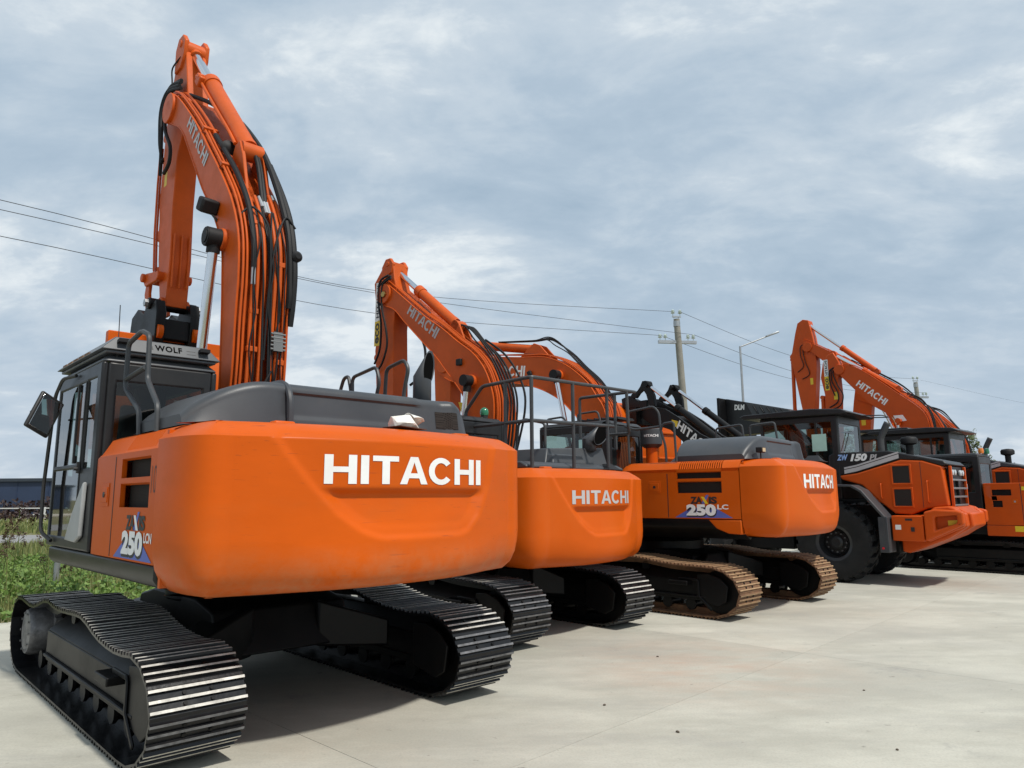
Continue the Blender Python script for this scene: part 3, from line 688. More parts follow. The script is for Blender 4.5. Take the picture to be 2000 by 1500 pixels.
def left_panel(root, rot, W, s_seam, s_front, z0, z1, m, sticker, detail=True, vents=((-1.74, -1.06),), split=-.84):
    """engine side door: chamfered top, two vents, louvre slots, all real openings"""
    s0, s1 = -s_seam + .012, s_front
    v0, v1 = vents[0]
    prof = [(W, z0), (W, z0 + .375), (W, z0 + .55), (W, z0 + .59), (W, z0 + .735), (W, z1 - .17), (W - .020, z1 - .150), (W - .085, z1 - .035), (W - .14, z1 - .010), (W - .23, z1), (.40, z1 + .002)]
    # columns: louvre slots alternate between the vents' edges
    nl = 20; lou = [v0 + (v1 - v0) * i / (nl * 2) for i in range(nl * 2 + 1)]
    us = [s0] + lou + [s1 - .16, s1 - .08, s1 - .02, s1]
    us = sorted(set(round(u, 4) for u in us))
    def fn(u, v):
        l, z = v
        fr = max(0, (u - (s1 - .16)) / .16)       # round the front corner in
        if z > z0 + .7: z = z - .16 * fr ** 2.2 * min(1, (z - z0 - .7) / .2)
        if l >= W - .03: l = l - .05 * fr ** 3
        return (u, l, z)
    holes = set(); i0 = us.index(round(v0, 4)); i1 = us.index(round(v1, 4))
    for i in range(i0, i1):
        holes.add((i, 1)); holes.add((i, 3))
        if (i - i0) % 2 == 0: holes.add((i, 6)); holes.add((i, 7))
    b = B(); b.sheet(fn, us, prof, holes, .035, 0, (0, -1, -.35))
    b.box(s1 - .05, s1 - .01, .45, W - .06, z0 + .03, z1 - .2)
    o = b.build('side_panel', m, root, rot, smooth=40)
    for z_a, z_b in ((z0 + .36, z0 + .565), (z0 + .575, z0 + .75)):
        g = B(); g.box(v0 - .02, v1 + .02, W - .085, W - .075, z_a, z_b); g.build('vent_grille', grille, o, 0)
    g = B(); q0, q1, q2 = (W - .032, z1 - .154), (W - .097, z1 - .044), (W - .150, z1 - .020); g.prism([q0, q1, q2, (q2[0] - .003, q2[1] - .004), (q1[0] - .004, q1[1] - .003), (q0[0] - .004, q0[1] - .002)], v0, v1, ax='yz'); g.build('louvre_slot_shade', soot_shade_black, o, 0)  # black sheet just inside the slots, standing in for their shade
    # door gap and latch
    g = B(); g.box(split - .006, split + .006, W - .002, W + .0025, z0 + .01, z1 - .19); g.box(-s_seam - .004, -s_seam + .010, W - .10, W - .03, z0, z1 - .1)
    g.build('door_gap', decalblack, o, 0)
    g = B(); cx_ = split + .22; zc_ = z0 + .47
    g.box(cx_ - .10, cx_ + .10, W + .001, W + .006, zc_ - .09, zc_ + .09); g.box(cx_ - .075, cx_ + .075, W + .006, W + .012, zc_ - .06, zc_ + .06); g.build('latch', m, o, 0, bevel=.004)
    g = B(); g.cyl((cx_, W + .011, zc_), (cx_, W + .018, zc_), .022, 12); g.build('latch_key', decalblack, o, 0)
    if sticker:
        e = W + .003
        P = lambda x, y, d=0: (sx - x, e + d, y)
        sx = v1 - .20 if True else 0
        # blue triangle, ZAXIS, 250, suffix
        t = B(); t.add([(v1 + .05, e, z0 + .012), (v0 - .15, e, z0 + .012), (v0 + .12, e, z0 + .16), (v1 - .20, e, z0 + .15)], [(0, 1, 2, 3)]); t.build('decal_triangle', blue, o, 0, smooth=0)
        text('ZA', .19, .105, lambda x, y: (v1 - .21 - x, e + .001, z0 + .215 + y), 'decal_text', decalblack, o, 0, heavy=.05, space=.95)
        text('IS', .13, .105, lambda x, y: (v1 - .50 - x, e + .001, z0 + .215 + y), 'decal_text', decalblack, o, 0, heavy=.05, space=.95)
        t = B(); X0 = v1 - .39; zA, zB = z0 + .215, z0 + .345
        t.add([(X0 + .01, e + .001, zA), (X0 - .045, e + .001, zA), (X0 - .115, e + .001, zB), (X0 - .075, e + .001, zB)], [(0, 1, 2, 3)], 0)
        t.add([(X0 - .055, e + .002, zA), (X0 - .105, e + .002, zA), (X0 - .035, e + .002, zA + .105), (X0 + .01, e + .002, zA + .105)], [(0, 1, 2, 3)], 1)
        t.build('decal_letter', [blue, white if sticker == 'LCN' else yellow], o, 0, smooth=0)
        text('250', .47, .17, lambda x, y: (v1 - .15 - x, e + .0015, z0 + .02 + y), 'decal_shadow', decalblack, o, 0, heavy=.075, space=1.02)
        text('250', .47, .17, lambda x, y: (v1 - .14 - x, e + .003, z0 + .040 + y), 'decal_number', white, o, 0, heavy=.06, space=1.02)
        text(sticker, .17 if sticker == 'LC' else .16, .07, lambda x, y: (v1 - .63 - x, e + .003, z0 + .135 + y), 'decal_suffix', white, o, 0, heavy=.03)
    return o

def engine_hood(root, rot, s0, s1, l0, l1, z0, z1, m):
    """moulded engine hood: rounded ends, a seam strip and a raised right-hand section"""
    n1, n2 = 44, 14
    def fn(u, v):
        l = l0 + (l1 - l0) * u
        # end rounding in l
        e = min((l0 - l) / .62 if l0 > l1 else 0, 1); a = max(0.0, min(1.0, (l0 - l) / .62)); c = max(0.0, min(1.0, (l - l1) / .20))
        topz = z1 - (1 - sin(a * pi / 2) ** .8) * (z1 - z0) * .78 - (1 - sin(c * pi / 2) ** .7) * (z1 - z0) * .8
        tilt = .0
        # profile round the section, v: rear bottom -> rear top -> front top -> front bottom
        r = .075
        if v < .30: t = v / .30; s = s0 - .0 + .05 * t; z = z0 + (topz - r - z0) * t
        elif v < .45: t = (v - .30) / .15; s = s0 + .05 + r * (1 - cos(t * pi / 2)); z = topz - r + r * sin(t * pi / 2)
        elif v < .62: t = (v - .45) / .17; s = s0 + .05 + r + (s1 - .12 - r - s0 - .05 - r) * t; z = topz
        elif v < .78: t = (v - .62) / .16; s = s1 - .12 - r + r * sin(t * pi / 2); z = topz - r + r * cos(t * pi / 2)
        else: t = (v - .78) / .22; s = s1 - .12 + .12 * t; z = topz - r + (z0 - topz + r) * t
        ins = (1 - sin(a * pi / 2)) * .10 + (1 - sin(c * pi / 2)) * .05
        mid_ = (s0 + s1) / 2; s = mid_ + (s - mid_) * (1 - ins / abs(s1 - s0) * 2)
        # shallow pressed field in the rear face and a dished bay on the right
        if v < .30 and l1 + .55 < l < l0 - .72 and .30 * .28 < v: s += .018 * sstep((v - .084) / .03)
        if v < .45 and l1 + .22 < l < l1 + .62: s += .05 * sstep((l - l1 - .22) / .08) * sstep((l1 + .62 - l) / .10)
        return (s, l, z)
    b = B(); b.grid(fn, n1, n2 * 4)
    for u_ in (0, 1): b.add([fn(u_, j / 40) for j in range(41)], [tuple(range(41))])
    b.box(s0 + .10, s1 - .18, l1 + .06, l0 - .4, z0 + .01, z0 + .05)
    for l_ in (l1 + .02, l0 - .02): pass
    o = b.build('engine_hood', m, root, rot, smooth=45)
    return o, fn

def cab_builder(root, rot, s0, s1, l0, l1, z0, z1, glass_m=None, detail=1, glassrear=None, swoosh=True):
    """operator cab: framed sheets with real window openings, glass panes, seat and controls"""
    glass_m = glass_m or glass; t = .05
    b = B(); H_ = z1 - z0
    wz0, wzm, wz1 = z0 + .10, z0 + .72, z1 - .13
    # left side: rear pillar | rear glass | door pillar | door glass (upper, lower) | front pillar
    us = [s0, s0 + .13, s0 + .42, s0 + .47, s1 - .07, s1]; vs = [z0, wz0, z0 + .70, z0 + .75, wz1, z1]
    b.sheet(lambda u, v: (u, l1, v), us, vs, {(1, 3), (1, 2), (3, 1), (3, 3)}, t, 0, (0, -1, 0))
    b.sheet(lambda u, v: (u, l0, v), [s0, s0 + .13, s1 - .07, s1], [z0, z0 + .55, wz1, z1], {(1, 1)}, t, 0, (0, 1, 0))
    ls = [l0 + .0, l0 + .12, l1 - .12, l1]
    ls = [l0 + t, l0 + .13, l1 - .13, l1 - t]
    b.sheet(lambda u, v: (s0, u, v), ls, [z0, z0 + .45, z1 - .17, z1], {(1, 1)}, t, 0, (1, 0, 0))
    b.sheet(lambda u, v: (s1, u, v), ls, [z0, z0 + .12, z0 + .6, z0 + .66, z1 - .10, z1], {(1, 1), (1, 3)}, t, 0, (-1, 0, 0))
    b.box(s0 + .05, s1 - .05, l0 + .05, l1 - .05, z0, z0 + .05)
    o = b.build('cab', cabgrey, root, rot, bevel=.018)
    r = B(); r.hexa([(s0 - .02, l0 - .01, z1 + .001), (s1 + .03, l0 - .01, z1 + .001), (s1 + .03, l1 + .01, z1 + .001), (s0 - .02, l1 + .01, z1 + .001),
                     (s0 + .06, l0 + .06, z1 + .075), (s1 - .08, l0 + .06, z1 + .075), (s1 - .08, l1 - .07, z1 + .075), (s0 + .06, l1 - .07, z1 + .075)])
    r.build('cab_roof', roofgrey if detail else cabgrey, o, 0, bevel=.03, seg=3)
    def pane(nm, f, us_, vs_, gm): g = B(); g.add([f(us_[0], vs_[0]), f(us_[1], vs_[0]), f(us_[1], vs_[1]), f(us_[0], vs_[1])], [(0, 1, 2, 3)]); g.build(nm, gm, o, 0, smooth=0)
    pane('rear_window', lambda u, v: (s0 + .012, u, v), (l0 + .12, l1 - .12), (z0 + .44, z1 - .16), glassrear or glass_dark)
    pane('side_window', lambda u, v: (u, l1 - .012, v), (s0 + .12, s0 + .43), (z0 + .69 - .6, wz1 + .01), glass_m)
    pane('door_window', lambda u, v: (u, l1 - .012, v), (s0 + .46, s1 - .06), (z0 + .74, wz1 + .01), glass_m)
    pane('door_window', lambda u, v: (u, l1 - .012, v), (s0 + .46, s1 - .06), (wz0 - .01, z0 + .71), glass_m)
    pane('right_window', lambda u, v: (u, l0 + .012, v), (s0 + .12, s1 - .06), (z0 + .54, wz1 + .01), glass_m)
    pane('windscreen', lambda u, v: (s1 - .012, u, v), (l0 + .12, l1 - .12), (z0 + .65, z1 - .09), glass_m)
    pane('lower_windscreen', lambda u, v: (s1 - .012, u, v), (l0 + .12, l1 - .12), (z0 + .11, z0 + .61), glass_m)
    # door sash, handle and hinge
    if detail:
        d = B(); d.box(s0 + .70, s0 + .73, l1 - .010, l1 + .006, z0 + .755, wz1 - .002); d.build('window_sash', decalblack, o, 0)
        d = B(); d.box(s0 + .435, s0 + .46, l1 + .002, l1 + .028, z0 + .66, z0 + .76); d.cyl((s0 + .447, l1 + .02, z0 + .70), (s0 + .447, l1 + .05, z0 + .70), .018, 10); d.build('door_handle', decalblack, o, 0)
        d = B(); d.box(s0 + .44, s0 + .465, l1 + .001, l1 + .006, z0 + .12, wz1); d.build('door_gap', decalblack, o, 0)
    if swoosh:
        d = B(); d.prism([(s0 + .14, z0 + .58), (s0 + .22, z0 + .52), (s0 + .45, z0 + .30), (s0 + .62, z0 + .08), (s0 + .30, z0 + .07), (s0 + .16, z0 + .12)], l1 + .003, l1 + .04)
        d.build('door_trim', cablight, o, 0, bevel=.012)
    st = B(); cs = (s0 + s1) / 2 - .12; cl = (l0 + l1) / 2
    st.box(cs - .24, cs + .28, cl - .24, cl + .24, z0 + .45, z0 + .58); st.obox((cs - .26, cl, z0 + .92), (.13, .46, .72), (0, -.14, 0)); st.obox((cs - .33, cl, z0 + 1.36), (.10, .27, .2), (0, -.1, 0))
    st.box(cs - .2, cs + .2, cl - .2, cl + .2, z0 + .05, z0 + .45)
    for y in (-.36, .36): st.box(cs - .1, cs + .36, cl + y - .07, cl + y + .07, z0 + .3, z0 + .68)
    st.build('seat', seatm, o, 0, bevel=.03)
    ct = B(); ct.box(s1 - .30, s1 - .22, l0 + .08, l0 + .30, z0 + .75, z0 + 1.0); ct.tube([(s1 - .3, cl + .36, z0 + .6), (s1 - .24, cl + .36, z0 + .85)], .018); ct.tube([(s1 - .3, cl - .36, z0 + .6), (s1 - .24, cl - .36, z0 + .85)], .018)
    ct.box(s0 + .06, s0 + .24, l0 + .08, l1 - .08, z0 + .05, z0 + .62)
    ct.build('controls', rubber, o, 0)
    return o

def boom_builder(root, rot, top, under, l0, l1, m, pipes=True, k=5, bosses=(), lip=.012):
    tp = smooth2(top, k); un = smooth2(under, k)
    b = B(); b.prism(tp + un, l0 + .012, l1 - .012)
    # flange plates top and bottom, a little wider than the web plates
    for path, d in ((tp, -.016), (un, -.016)):
        o2 = offs2(path, d * -1); 
        n = len(path); vs = []
        for (a, c), (e, f) in zip(path, o2): vs += [(a, l0, c), (a, l1, c), (e, l1, f), (e, l0, f)]
        fs = []
        for i in range(n - 1):
            for j in range(4): fs.append((i * 4 + j, i * 4 + (j + 1) % 4, (i + 1) * 4 + (j + 1) % 4, (i + 1) * 4 + j))
        fs += [(3, 2, 1, 0), tuple((n - 1) * 4 + j for j in range(4))]
        b.add(vs, fs)
    for (s, z, r, ex) in bosses: b.cyl((s, l0 - ex, z), (s, l1 + ex, z), r, 20)
    return b.build('boom', m, root, rot, bevel=.006, seg=1, smooth=30), tp, un
def along(path, l, d, t0=0.0, t1=1.0):
    o2 = offs2(path, -d); n = len(o2); i0, i1 = int(t0 * (n - 1)), int(t1 * (n - 1))
    return [(o2[i][0], l, o2[i][1]) for i in range(i0, i1 + 1)]
def hyd(root, rot, name, p0, p1, split, rb, rr, m, lug=True, axis_w=.1, endm=None):
    """cylinder: barrel from p0, chrome rod to p1"""
    p0, p1 = Vector(p0), Vector(p1); c = p0.lerp(p1, split); d = (p1 - p0).normalized()
    b = B(); b.cyl(p0 + d * .08, c, rb, 20); b.cyl(c - d * .10, c + d * .03, rb * 1.14, 20); b.cyl(p0 + d * .08, p0 + d * .16, rb * 1.06, 20)
    b.cyl(p0 - Vector((0, axis_w, 0)), p0 + Vector((0, axis_w, 0)), rb * 1.0, 16)
    o = b.build(name, m, root, rot)
    r = B(); r.cyl(c, p1 - d * .06, rr, 16); r.build('rod', chrome, o, 0)
    r = B(); r.cyl(p1 - Vector((0, axis_w, 0)), p1 + Vector((0, axis_w, 0)), rr * 1.9, 16); r.cyl(p1 - d * .16, p1 - d * .04, rr * 1.35, 12); r.build('rod_end', endm or m, o, 0)
    return o
def hose(parent, pts, r, m=None, name='hose', k=6, rot=0.0):
    b = B(); b.tube(catmull(pts, k), r, 8); return b.build(name, m or rubber, parent, rot)
def rail(parent, paths, r=.019, m=None, name='handrail', rot=0.0, bend_r=.07):
    b = B()
    for p in paths: b.tube(bend(p, bend_r), r, 8)
    return b.build(name, m or railgrey, parent, rot)
def worklamp(parent, c, size, rot=0.0, yaw=0.0, face=(-1, 0, 0)):
    b = B(); b.obox(c, size, (0, 0, yaw)); o = b.build('work_lamp', rubber, parent, rot, bevel=.012); return o

# ------------------------------------------------------------------ the three near excavators
GROUP_EX = 'crawler excavators parked in a row'
def upper_frame(root, rot, W, s_seam, s1, zb, zt, m=blackbeam):
    b = B()
    b.box(-s_seam + .02, s1 - .02, -W + .05, W - .30, zb + .02, zt - .006)
    for sg in (1, -1):
        pr = [(sg * (W - .012), zt - .004), (sg * (W - .012), zt - .10), (sg * (W - .05), zt - .155), (sg * (W - .34), zb - .02), (sg * (W - .40), zb + .03), (sg * (W - .40), zt - .004)]
        b.prism(pr, -s_seam + .01, s1, ax='yz')
    o = b.build('upper_frame', m, root, rot, bevel=.02)
    return o
def exhaust(root, rot, path, r, m=hoodgrey, r1=None):
    b = B(); P = catmull(path, 5); b.tube(P, r, 20, caps=False, r1=r1)
    o = b.build('exhaust_pipe', m, root, rot, smooth=60)
    md = o.modifiers.new('wall', 'SOLIDIFY'); md.thickness = .006
    d = (P[-1] - P[-2]).normalized(); e = r1 or r
    q_ = B(); q_.cyl(P[-1] - d * .10, P[-1] - d * .095, e * .93, 20); q_.build('exhaust_mouth', soot_shade_black, o, 0)
    return o
def exhaust_mitre(root, rot, x, y, z0, z1, r, d, nrm, t, r2=None, m=hoodgrey):
    """upright stack with a mitred elbow, cut off along the plane nrm"""
    n = 28; d = Vector(d).normalized(); nrm = Vector(nrm).normalized(); c0 = Vector((x, y, z1)); c1 = c0 + d * t; b = B(); rings = []
    rings.append([Vector((x + r * cos(a), y + r * sin(a), z0)) for a in [2 * pi * k / n for k in range(n)]])
    k_ = d.z; rings.append([Vector((x + r * cos(a), y + r * sin(a), z1 - (d.x * cos(a) + d.y * sin(a)) * r * .5)) for a in [2 * pi * k / n for k in range(n)]])
    g = (r2 or r) / r
    last = []
    for p in rings[1]:
        q_ = c0 + (p - c0) * g; tt = (c1 - q_).dot(nrm) / d.dot(nrm); last.append(q_ + d * tt)
    rings.append(last); vs = [p for q_ in rings for p in q_]
    b.add(vs, [(i * n + j, i * n + (j + 1) % n, (i + 1) * n + (j + 1) % n, (i + 1) * n + j) for i in range(2) for j in range(n)])
    o = b.build('exhaust_pipe', m, root, rot, smooth=40); md = o.modifiers.new('wall', 'SOLIDIFY'); md.thickness = .006; md.offset = -1
    q_ = B(); q_.add([p - d * .022 for p in last], [tuple(range(n))]); q_.build('exhaust_mouth', soot_shade_black, o, 0, smooth=0)
    return o
def front_linkage(root, rot, tip, m): pass

# ---- excavator 1 : the big one in front
TH1 = 43.2; R1 = radians(0.6)
ex1 = empty('excavator', (-2.708, 7.3), TH1, 'nearest orange excavator, arm raised high, with a crumpled white bag on its tail', 'excavator', GROUP_EX)
undercarriage(ex1, 0, 1.497, .60, 51, [shoeblack, ribworn, ribdim], black)
upper_frame(ex1, R1, 1.45, 1.99, 1.06, 1.09, 1.287)
cw1, surf1 = cw_builder(ex1, R1, 1.47, 1.99, 2.81, 1.09, 2.236, orange_worn, white, 1.44, .20, 1.815)
sp1 = left_panel(ex1, R1, 1.45, 1.99, -.36, 1.287, 2.236, orange, 'LCN', vents=((-1.80, -1.14),), split=-.98)
text('10', .10, .19, lambda x, y: (-1.84 - x, 1.4535, 1.76 + y), 'painted_number', decalblack, sp1, 0, heavy=-.02)
rb = B(); rb.box(-1.95, .9, -1.45, -.55, 1.29, 2.20); rb.build('right_body', orange, ex1, R1, bevel=.06, seg=3)
hd1, hf1 = engine_hood(ex1, R1, -2.04, -.72, 1.30, -1.29, 2.238, 2.605, hoodgrey)
sb_ = B()
sb_.tube(catmull([(-2.055, .56, 2.25), (-2.03, .555, 2.48), (-1.9, .55, 2.605), (-1.6, .545, 2.625), (-1.2, .54, 2.625)], 5), .026, 8)
sb_.build('hood_seam', hoodgrey, hd1, 0)
wp = B(); wp.grid(lambda u, v: (lambda p: (p[0] - .004, p[1], p[2]))(hf1((1.30 + .90 + .22 * u) / 2.59, .10 + .16 * v)), 8, 6); wp.build('hood_vent', grille, hd1, 0)
exhaust_mitre(ex1, R1, -1.62, -1.0, 2.5, 2.85, .083, (-.34, -.36, .86), (-1, -.32, .04), .13)
for p in ([(.36, -1.25, 2.2), (.34, -1.25, 2.96), (.26, -1.25, 3.11), (.16, -1.25, 3.13), (.09, -1.25, 2.94), (.09, -1.25, 2.2)],
          [(.06, -1.25, 2.2), (.06, -1.25, 2.93), (.07, -1.25, 3.10), (-.43, -1.25, 3.16), (-.50, -1.25, 2.98), (-.44, -1.25, 2.83), (-.44, -1.25, 2.2)],
          [(-.61, -1.25, 2.2), (-.61, -1.25, 2.84), (-.63, -1.25, 3.11), (-.96, -1.25, 3.16), (-1.04, -1.25, 3.06), (-.96, -1.25, 2.80), (-.96, -1.25, 2.3)]):
    rail(ex1, [p], .021, rot=R1)
L_ = 1.315
rail(ex1, [[(-1.03, L_, 2.22), (-.98, L_, 2.42), (-.59, L_, 2.63), (-.56, L_, 2.71), (-.57, L_, 3.03), (-.88, L_ - .01, 3.09), (-1.04, L_ - .02, 3.03), (-1.07, L_ - .02, 2.66), (-1.42, L_, 2.42), (-1.44, L_, 2.22)],
           [(-.565, L_, 2.72), (-1.06, L_, 2.76)]], .021, rot=R1, bend_r=.05)
cab1 = cab_builder(ex1, R1, -.35, 1.14, .47, 1.45, 1.29, 2.90, glassrear=glass_dark)
# roof guard with lettering on the rear edge
rg = B()
rg.hexa([(-.40, .46, 3.00), (1.20, .46, 3.00), (1.20, 1.48, 3.00), (-.40, 1.48, 3.00), (-.34, .57, 3.125), (1.10, .57, 3.125), (1.10, 1.36, 3.125), (-.34, 1.36, 3.125)])
rg.box(-.38, 1.18, .50, 1.44, 2.972, 2.998)
rgo = rg.build('roof_guard', roofgrey, cab1, 0, bevel=.008)
text('WOLF', .235, .058, lambda x, y: (-.3995 + .06 * (.036 + y) / .125 - .0026, 1.045 - x, 3.036 + y), 'roof_lettering', soot_shade_black, rgo, 0, heavy=.03, space=1.12)
t_ = B(); fz = lambda l, z: (-.3995 + .06 * (z - 3.0) / .125 - .0022, l, z)
t_.add([fz(1.11, 3.042), fz(1.06, 3.042), fz(1.065, 3.078)], [(0, 1, 2)]); t_.build('roof_emblem', decalblack, rgo, 0, smooth=0)
t_ = B()
for z in (3.036, 3.068): t_.add([fz(.77, z), fz(.69, z), fz(.69, z + .004), fz(.77, z + .004)], [(0, 1, 2, 3)])
t_.build('roof_marking', decalblack, rgo, 0, smooth=0)
for y in (1.31, .62): 
    t_ = B(); t_.prism([(-.43, 3.07), (-.37, 3.06), (-.37, 3.09), (-.43, 3.10)], y - .045, y + .045); t_.build('guard_clip', rubber, rgo, 0)
t_ = B()
for k in range(5): t_.box(.05 + k * .2, .19 + k * .2, 1.405, 1.47, 3.008, 3.03)
t_.build('guard_rust_strip', rustshoe, rgo, 0)
an = B(); an.tube([(-.31, 1.33, 3.1), (-.30, 1.335, 3.42)], .004, 6); an.cyl((-.31, 1.33, 2.93), (-.31, 1.33, 3.1), .008, 8); an.build('antenna', decalblack, cab1, 0)
rail(cab1, [[(.42, 1.47, 2.86), (.70, 1.52, 2.86), (.95, 1.52, 2.72), (1.10, 1.52, 1.85), (1.06, 1.52, 1.42), (.85, 1.47, 1.34)]], .017, decalblack, 'guard_rail')
mi = B(); mi.obox((.40, 1.70, 2.48), (.035, .25, .36), (.42, 0, .50)); mo = mi.build('mirror', decalblack, cab1, 0, bevel=.017, seg=3)
mg = B(); mg.obox((.3825, 1.6905, 2.48), (.004, .20, .31), (.42, 0, .50)); mg.build('mirror_glass', mirror_glass, mo, 0, bevel=.0018)
rail(mo, [[(1.0, 1.50, 2.50), (.70, 1.62, 2.50), (.42, 1.80, 2.50)]], .010, decalblack, 'mirror_arm')
# boom, outline in the machine's own side plane
top1 = [(2.36, 7.02), (2.03, 6.87), (1.32, 6.24), (.79, 5.68), (.30, 5.14), (.02, 4.77), (-.16, 4.38), (-.21, 3.95), (-.19, 3.5), (-.18, 3.0), (-.12, 2.5), (0, 1.95)]
und1 = [(.38, 1.90), (.20, 2.4), (.13, 2.8), (.16, 3.4), (.21, 3.96), (.30, 4.42), (.66, 4.93), (.95, 5.24), (1.42, 5.84), (1.80, 6.30), (2.2, 6.55), (2.50, 6.74)]
bm1, tp1, un1 = boom_builder(ex1, R1, top1, und1, -.30, .27, orange_boom, bosses=((2.28, 6.80, .20, .03), (.22, 4.43, .12, .04), (.18, 2.05, .2, .05)))
letters('HITACHI', .21, 1.02, lambda x, y: (1.60 - x * .655 - y * .60, .2735 - .012 + .003, 6.30 - x * .755 + y * .52 - .02), 'lettering', silver, bm1)
for (l, d, t0, t1, r) in ((.235, .045, .06, 1, .013), (.195, .045, .03, 1, .013), (.135, .06, .02, .98, .020), (.085, .055, .30, 1, .018), (.02, .06, .42, 1, .019),
                          (-.10, .06, .38, 1, .021), (-.155, .06, .40, 1, .021), (-.215, .055, .40, 1, .018), (-.265, .05, .55, 1, .014)):
    o_ = B(); o_.tube(along(tp1, l, d, t0, t1), r, 8); o_.build('pipe', orange_boom, bm1, 0)
for t, l0, l1 in ((.22, .08, .26), (.34, .06, .26), (.52, .06, .16), (.60, -.25, -.08), (.72, .06, .15), (.80, -.24, -.14), (.79, .05, .16), (.86, .06, .12), (.90, -.20, -.08)):
    i = int(t * (len(tp1) - 1)); a, c = tp1[i], tp1[min(i + 1, len(tp1) - 1)]; dd = Vector((c[0] - a[0], c[1] - a[1])).normalized()
    o_ = B(); o_.obox((a[0] + dd.y * .055, (l0 + l1) / 2, a[1] - dd.x * .055), (.055, l1 - l0, .05), (0, -atan2(dd.y, dd.x), 0)); o_.build('pipe_clamp', orange_boom, bm1, 0, bevel=.006)
def toploc(t, l, d): 
    o2 = offs2(tp1, -d); i = int(t * (len(o2) - 1)); return (o2[i][0], l, o2[i][1])
hose(bm1, [toploc(t, l, d) for t, l, d in ((.24, .15, .07), (.30, .15, .09), (.38, .145, .10), (.48, .14, .085), (.58, .135, .07), (.63, .135, .065))], .030)
hose(bm1, [toploc(t, l, d) for t, l, d in ((.17, .02, .20), (.22, -.10, .27), (.30, -.17, .28), (.36, -.21, .22), (.46, -.235, .12), (.56, -.245, .09), (.66, -.255, .08), (.70, -.255, .07))], .034)
hose(bm1, [toploc(t, l, d) for t, l, d in ((.10, .12, .07), (.15, .03, .17), (.20, -.03, .24), (.26, -.09, .28), (.33, -.09, .22), (.40, -.06, .10), (.45, -.05, .06))], .026)
hose(bm1, [toploc(t, l, d) for t, l, d in ((.21, -.05, .26), (.27, -.12, .29), (.34, -.12, .21), (.40, -.09, .10), (.45, -.08, .06))], .024)
hose(bm1, [toploc(t, l, d) for t, l, d in ((.34, -.25, .20), (.42, -.285, .12), (.52, -.295, .09), (.60, -.30, .08), (.68, -.30, .07), (.74, -.295, .05))], .036)
for l in (-.03, -.01, .055): hose(bm1, [toploc(t, l - .012 * k_, .05 + .01 * k_) for k_, t in enumerate((.47, .56, .64, .72, .80, .88, .97))], .011)
hose(bm1, [toploc(.50, .23, .03), toploc(.49, .12, .10), toploc(.51, .02, .14), toploc(.56, -.02, .12), toploc(.62, -.03, .10), toploc(.70, -.02, .09), toploc(.80, -.01, .09)], .012)
hose(bm1, [toploc(.62, -.035, .09), toploc(.55, -.10, .13), toploc(.50, -.22, .15), toploc(.51, -.33, .12)], .010)
hose(bm1, [toploc(.84, -.20, .09), toploc(.88, -.24, .12), toploc(.93, -.14, .13), toploc(.97, -.07, .09)], .011)
hose(bm1, [toploc(.83, -.10, .09), toploc(.87, -.01, .13), toploc(.92, -.05, .13), toploc(.97, -.09, .09)], .011)
for k_ in range(6):
    rr_ = random.Random(70 + k_); l_ = rr_.uniform(-.24, .16); t0_ = rr_.uniform(.38, .60)
    hose(bm1, [toploc(min(.99, t0_ + .075 * q_), l_ + rr_.uniform(-.045, .045), .075 + rr_.uniform(0, .035)) for q_ in range(7)], .007 + .002 * (k_ % 2))
vb = B(); a = toploc(.775, -.15, .085); vb.obox(a, (.06, .10, .20), (0, .05, 0)); 
for k in range(5): vb.cyl((a[0] - .02, a[1] - .08, a[2] - .08 + .04 * k), (a[0] - .02, a[1] + .08, a[2] - .08 + .04 * k), .012, 8)
vb.build('valve_block', barm0, bm1, 0)
for t, l in ((.435, -.03), (.445, -.06), (.445, -.09), (.635, .135), (.66, -.25), (.40, -.20)):
    a = Vector(toploc(t, l, .062)); c = Vector(toploc(min(.99, t + .035), l, .062)); o_ = B(); o_.cyl(a, c, .024, 10); o_.build('hose_fitting', steel, bm1, 0)
for (c, r) in (((.62, .10, 5.70), .085), ((-.34, -.315, 4.25), .06)):
    o_ = B(); o_.lathe([(.03, 0), (r, .03), (r, .07), (r * .8, .085)] , c, 'x', 18); o_.build('work_lamp', rubber, bm1, 0)
o_ = B(); o_.obox((.46, .36, 4.86), (.14, .20, .16), (0, -.5, .1)); o_.build('work_lamp', rubber, bm1, 0, bevel=.025)
o_ = B(); o_.cyl((.45, .24, 4.70), (.45, .36, 4.82), .014, 8); o_.build('lamp_bracket', decalblack, bm1, 0)
o_ = B(); o_.cyl((.22, .30, 4.43), (.22, .45, 4.43), .105, 20); o_.cyl((.22, .45, 4.43), (.22, .47, 4.43), .07, 14); o_.build('cylinder_pin', rubber, bm1, 0)
hyd(ex1, R1, 'boom_cylinder', (.62, .36, 1.75), (.22, .36, 4.43), .42, .085, .052, orange_boom, endm=rubber)
hyd(ex1, R1, 'boom_cylinder', (.62, -.39, 1.75), (.22, -.39, 4.43), .42, .085, .052, orange_boom)
hyd(ex1, R1, 'arm_cylinder', (.42, -.06, 5.60), (2.38, -.02, 7.78), .65, .105, .062, orange_boom, axis_w=.12)
br = B(); 
for y in (.06, -.18): br.prism([(.16, 5.05), (.30, 5.50), (.40, 5.70), (.52, 5.68), (.62, 5.52), (.78, 5.62)], y - .02, y + .02)
br.build('cylinder_bracket', orange_boom, bm1, 0, bevel=.008)
o_ = B(); o_.obox((1.72, .09, 7.02), (.16, .10, .14), (0, -.8, 0)); o_.cyl((1.66, .10, 7.03), (1.80, .10, 7.10), .045, 10); o_.build('port_block', orange_boom, bm1, 0, bevel=.015)
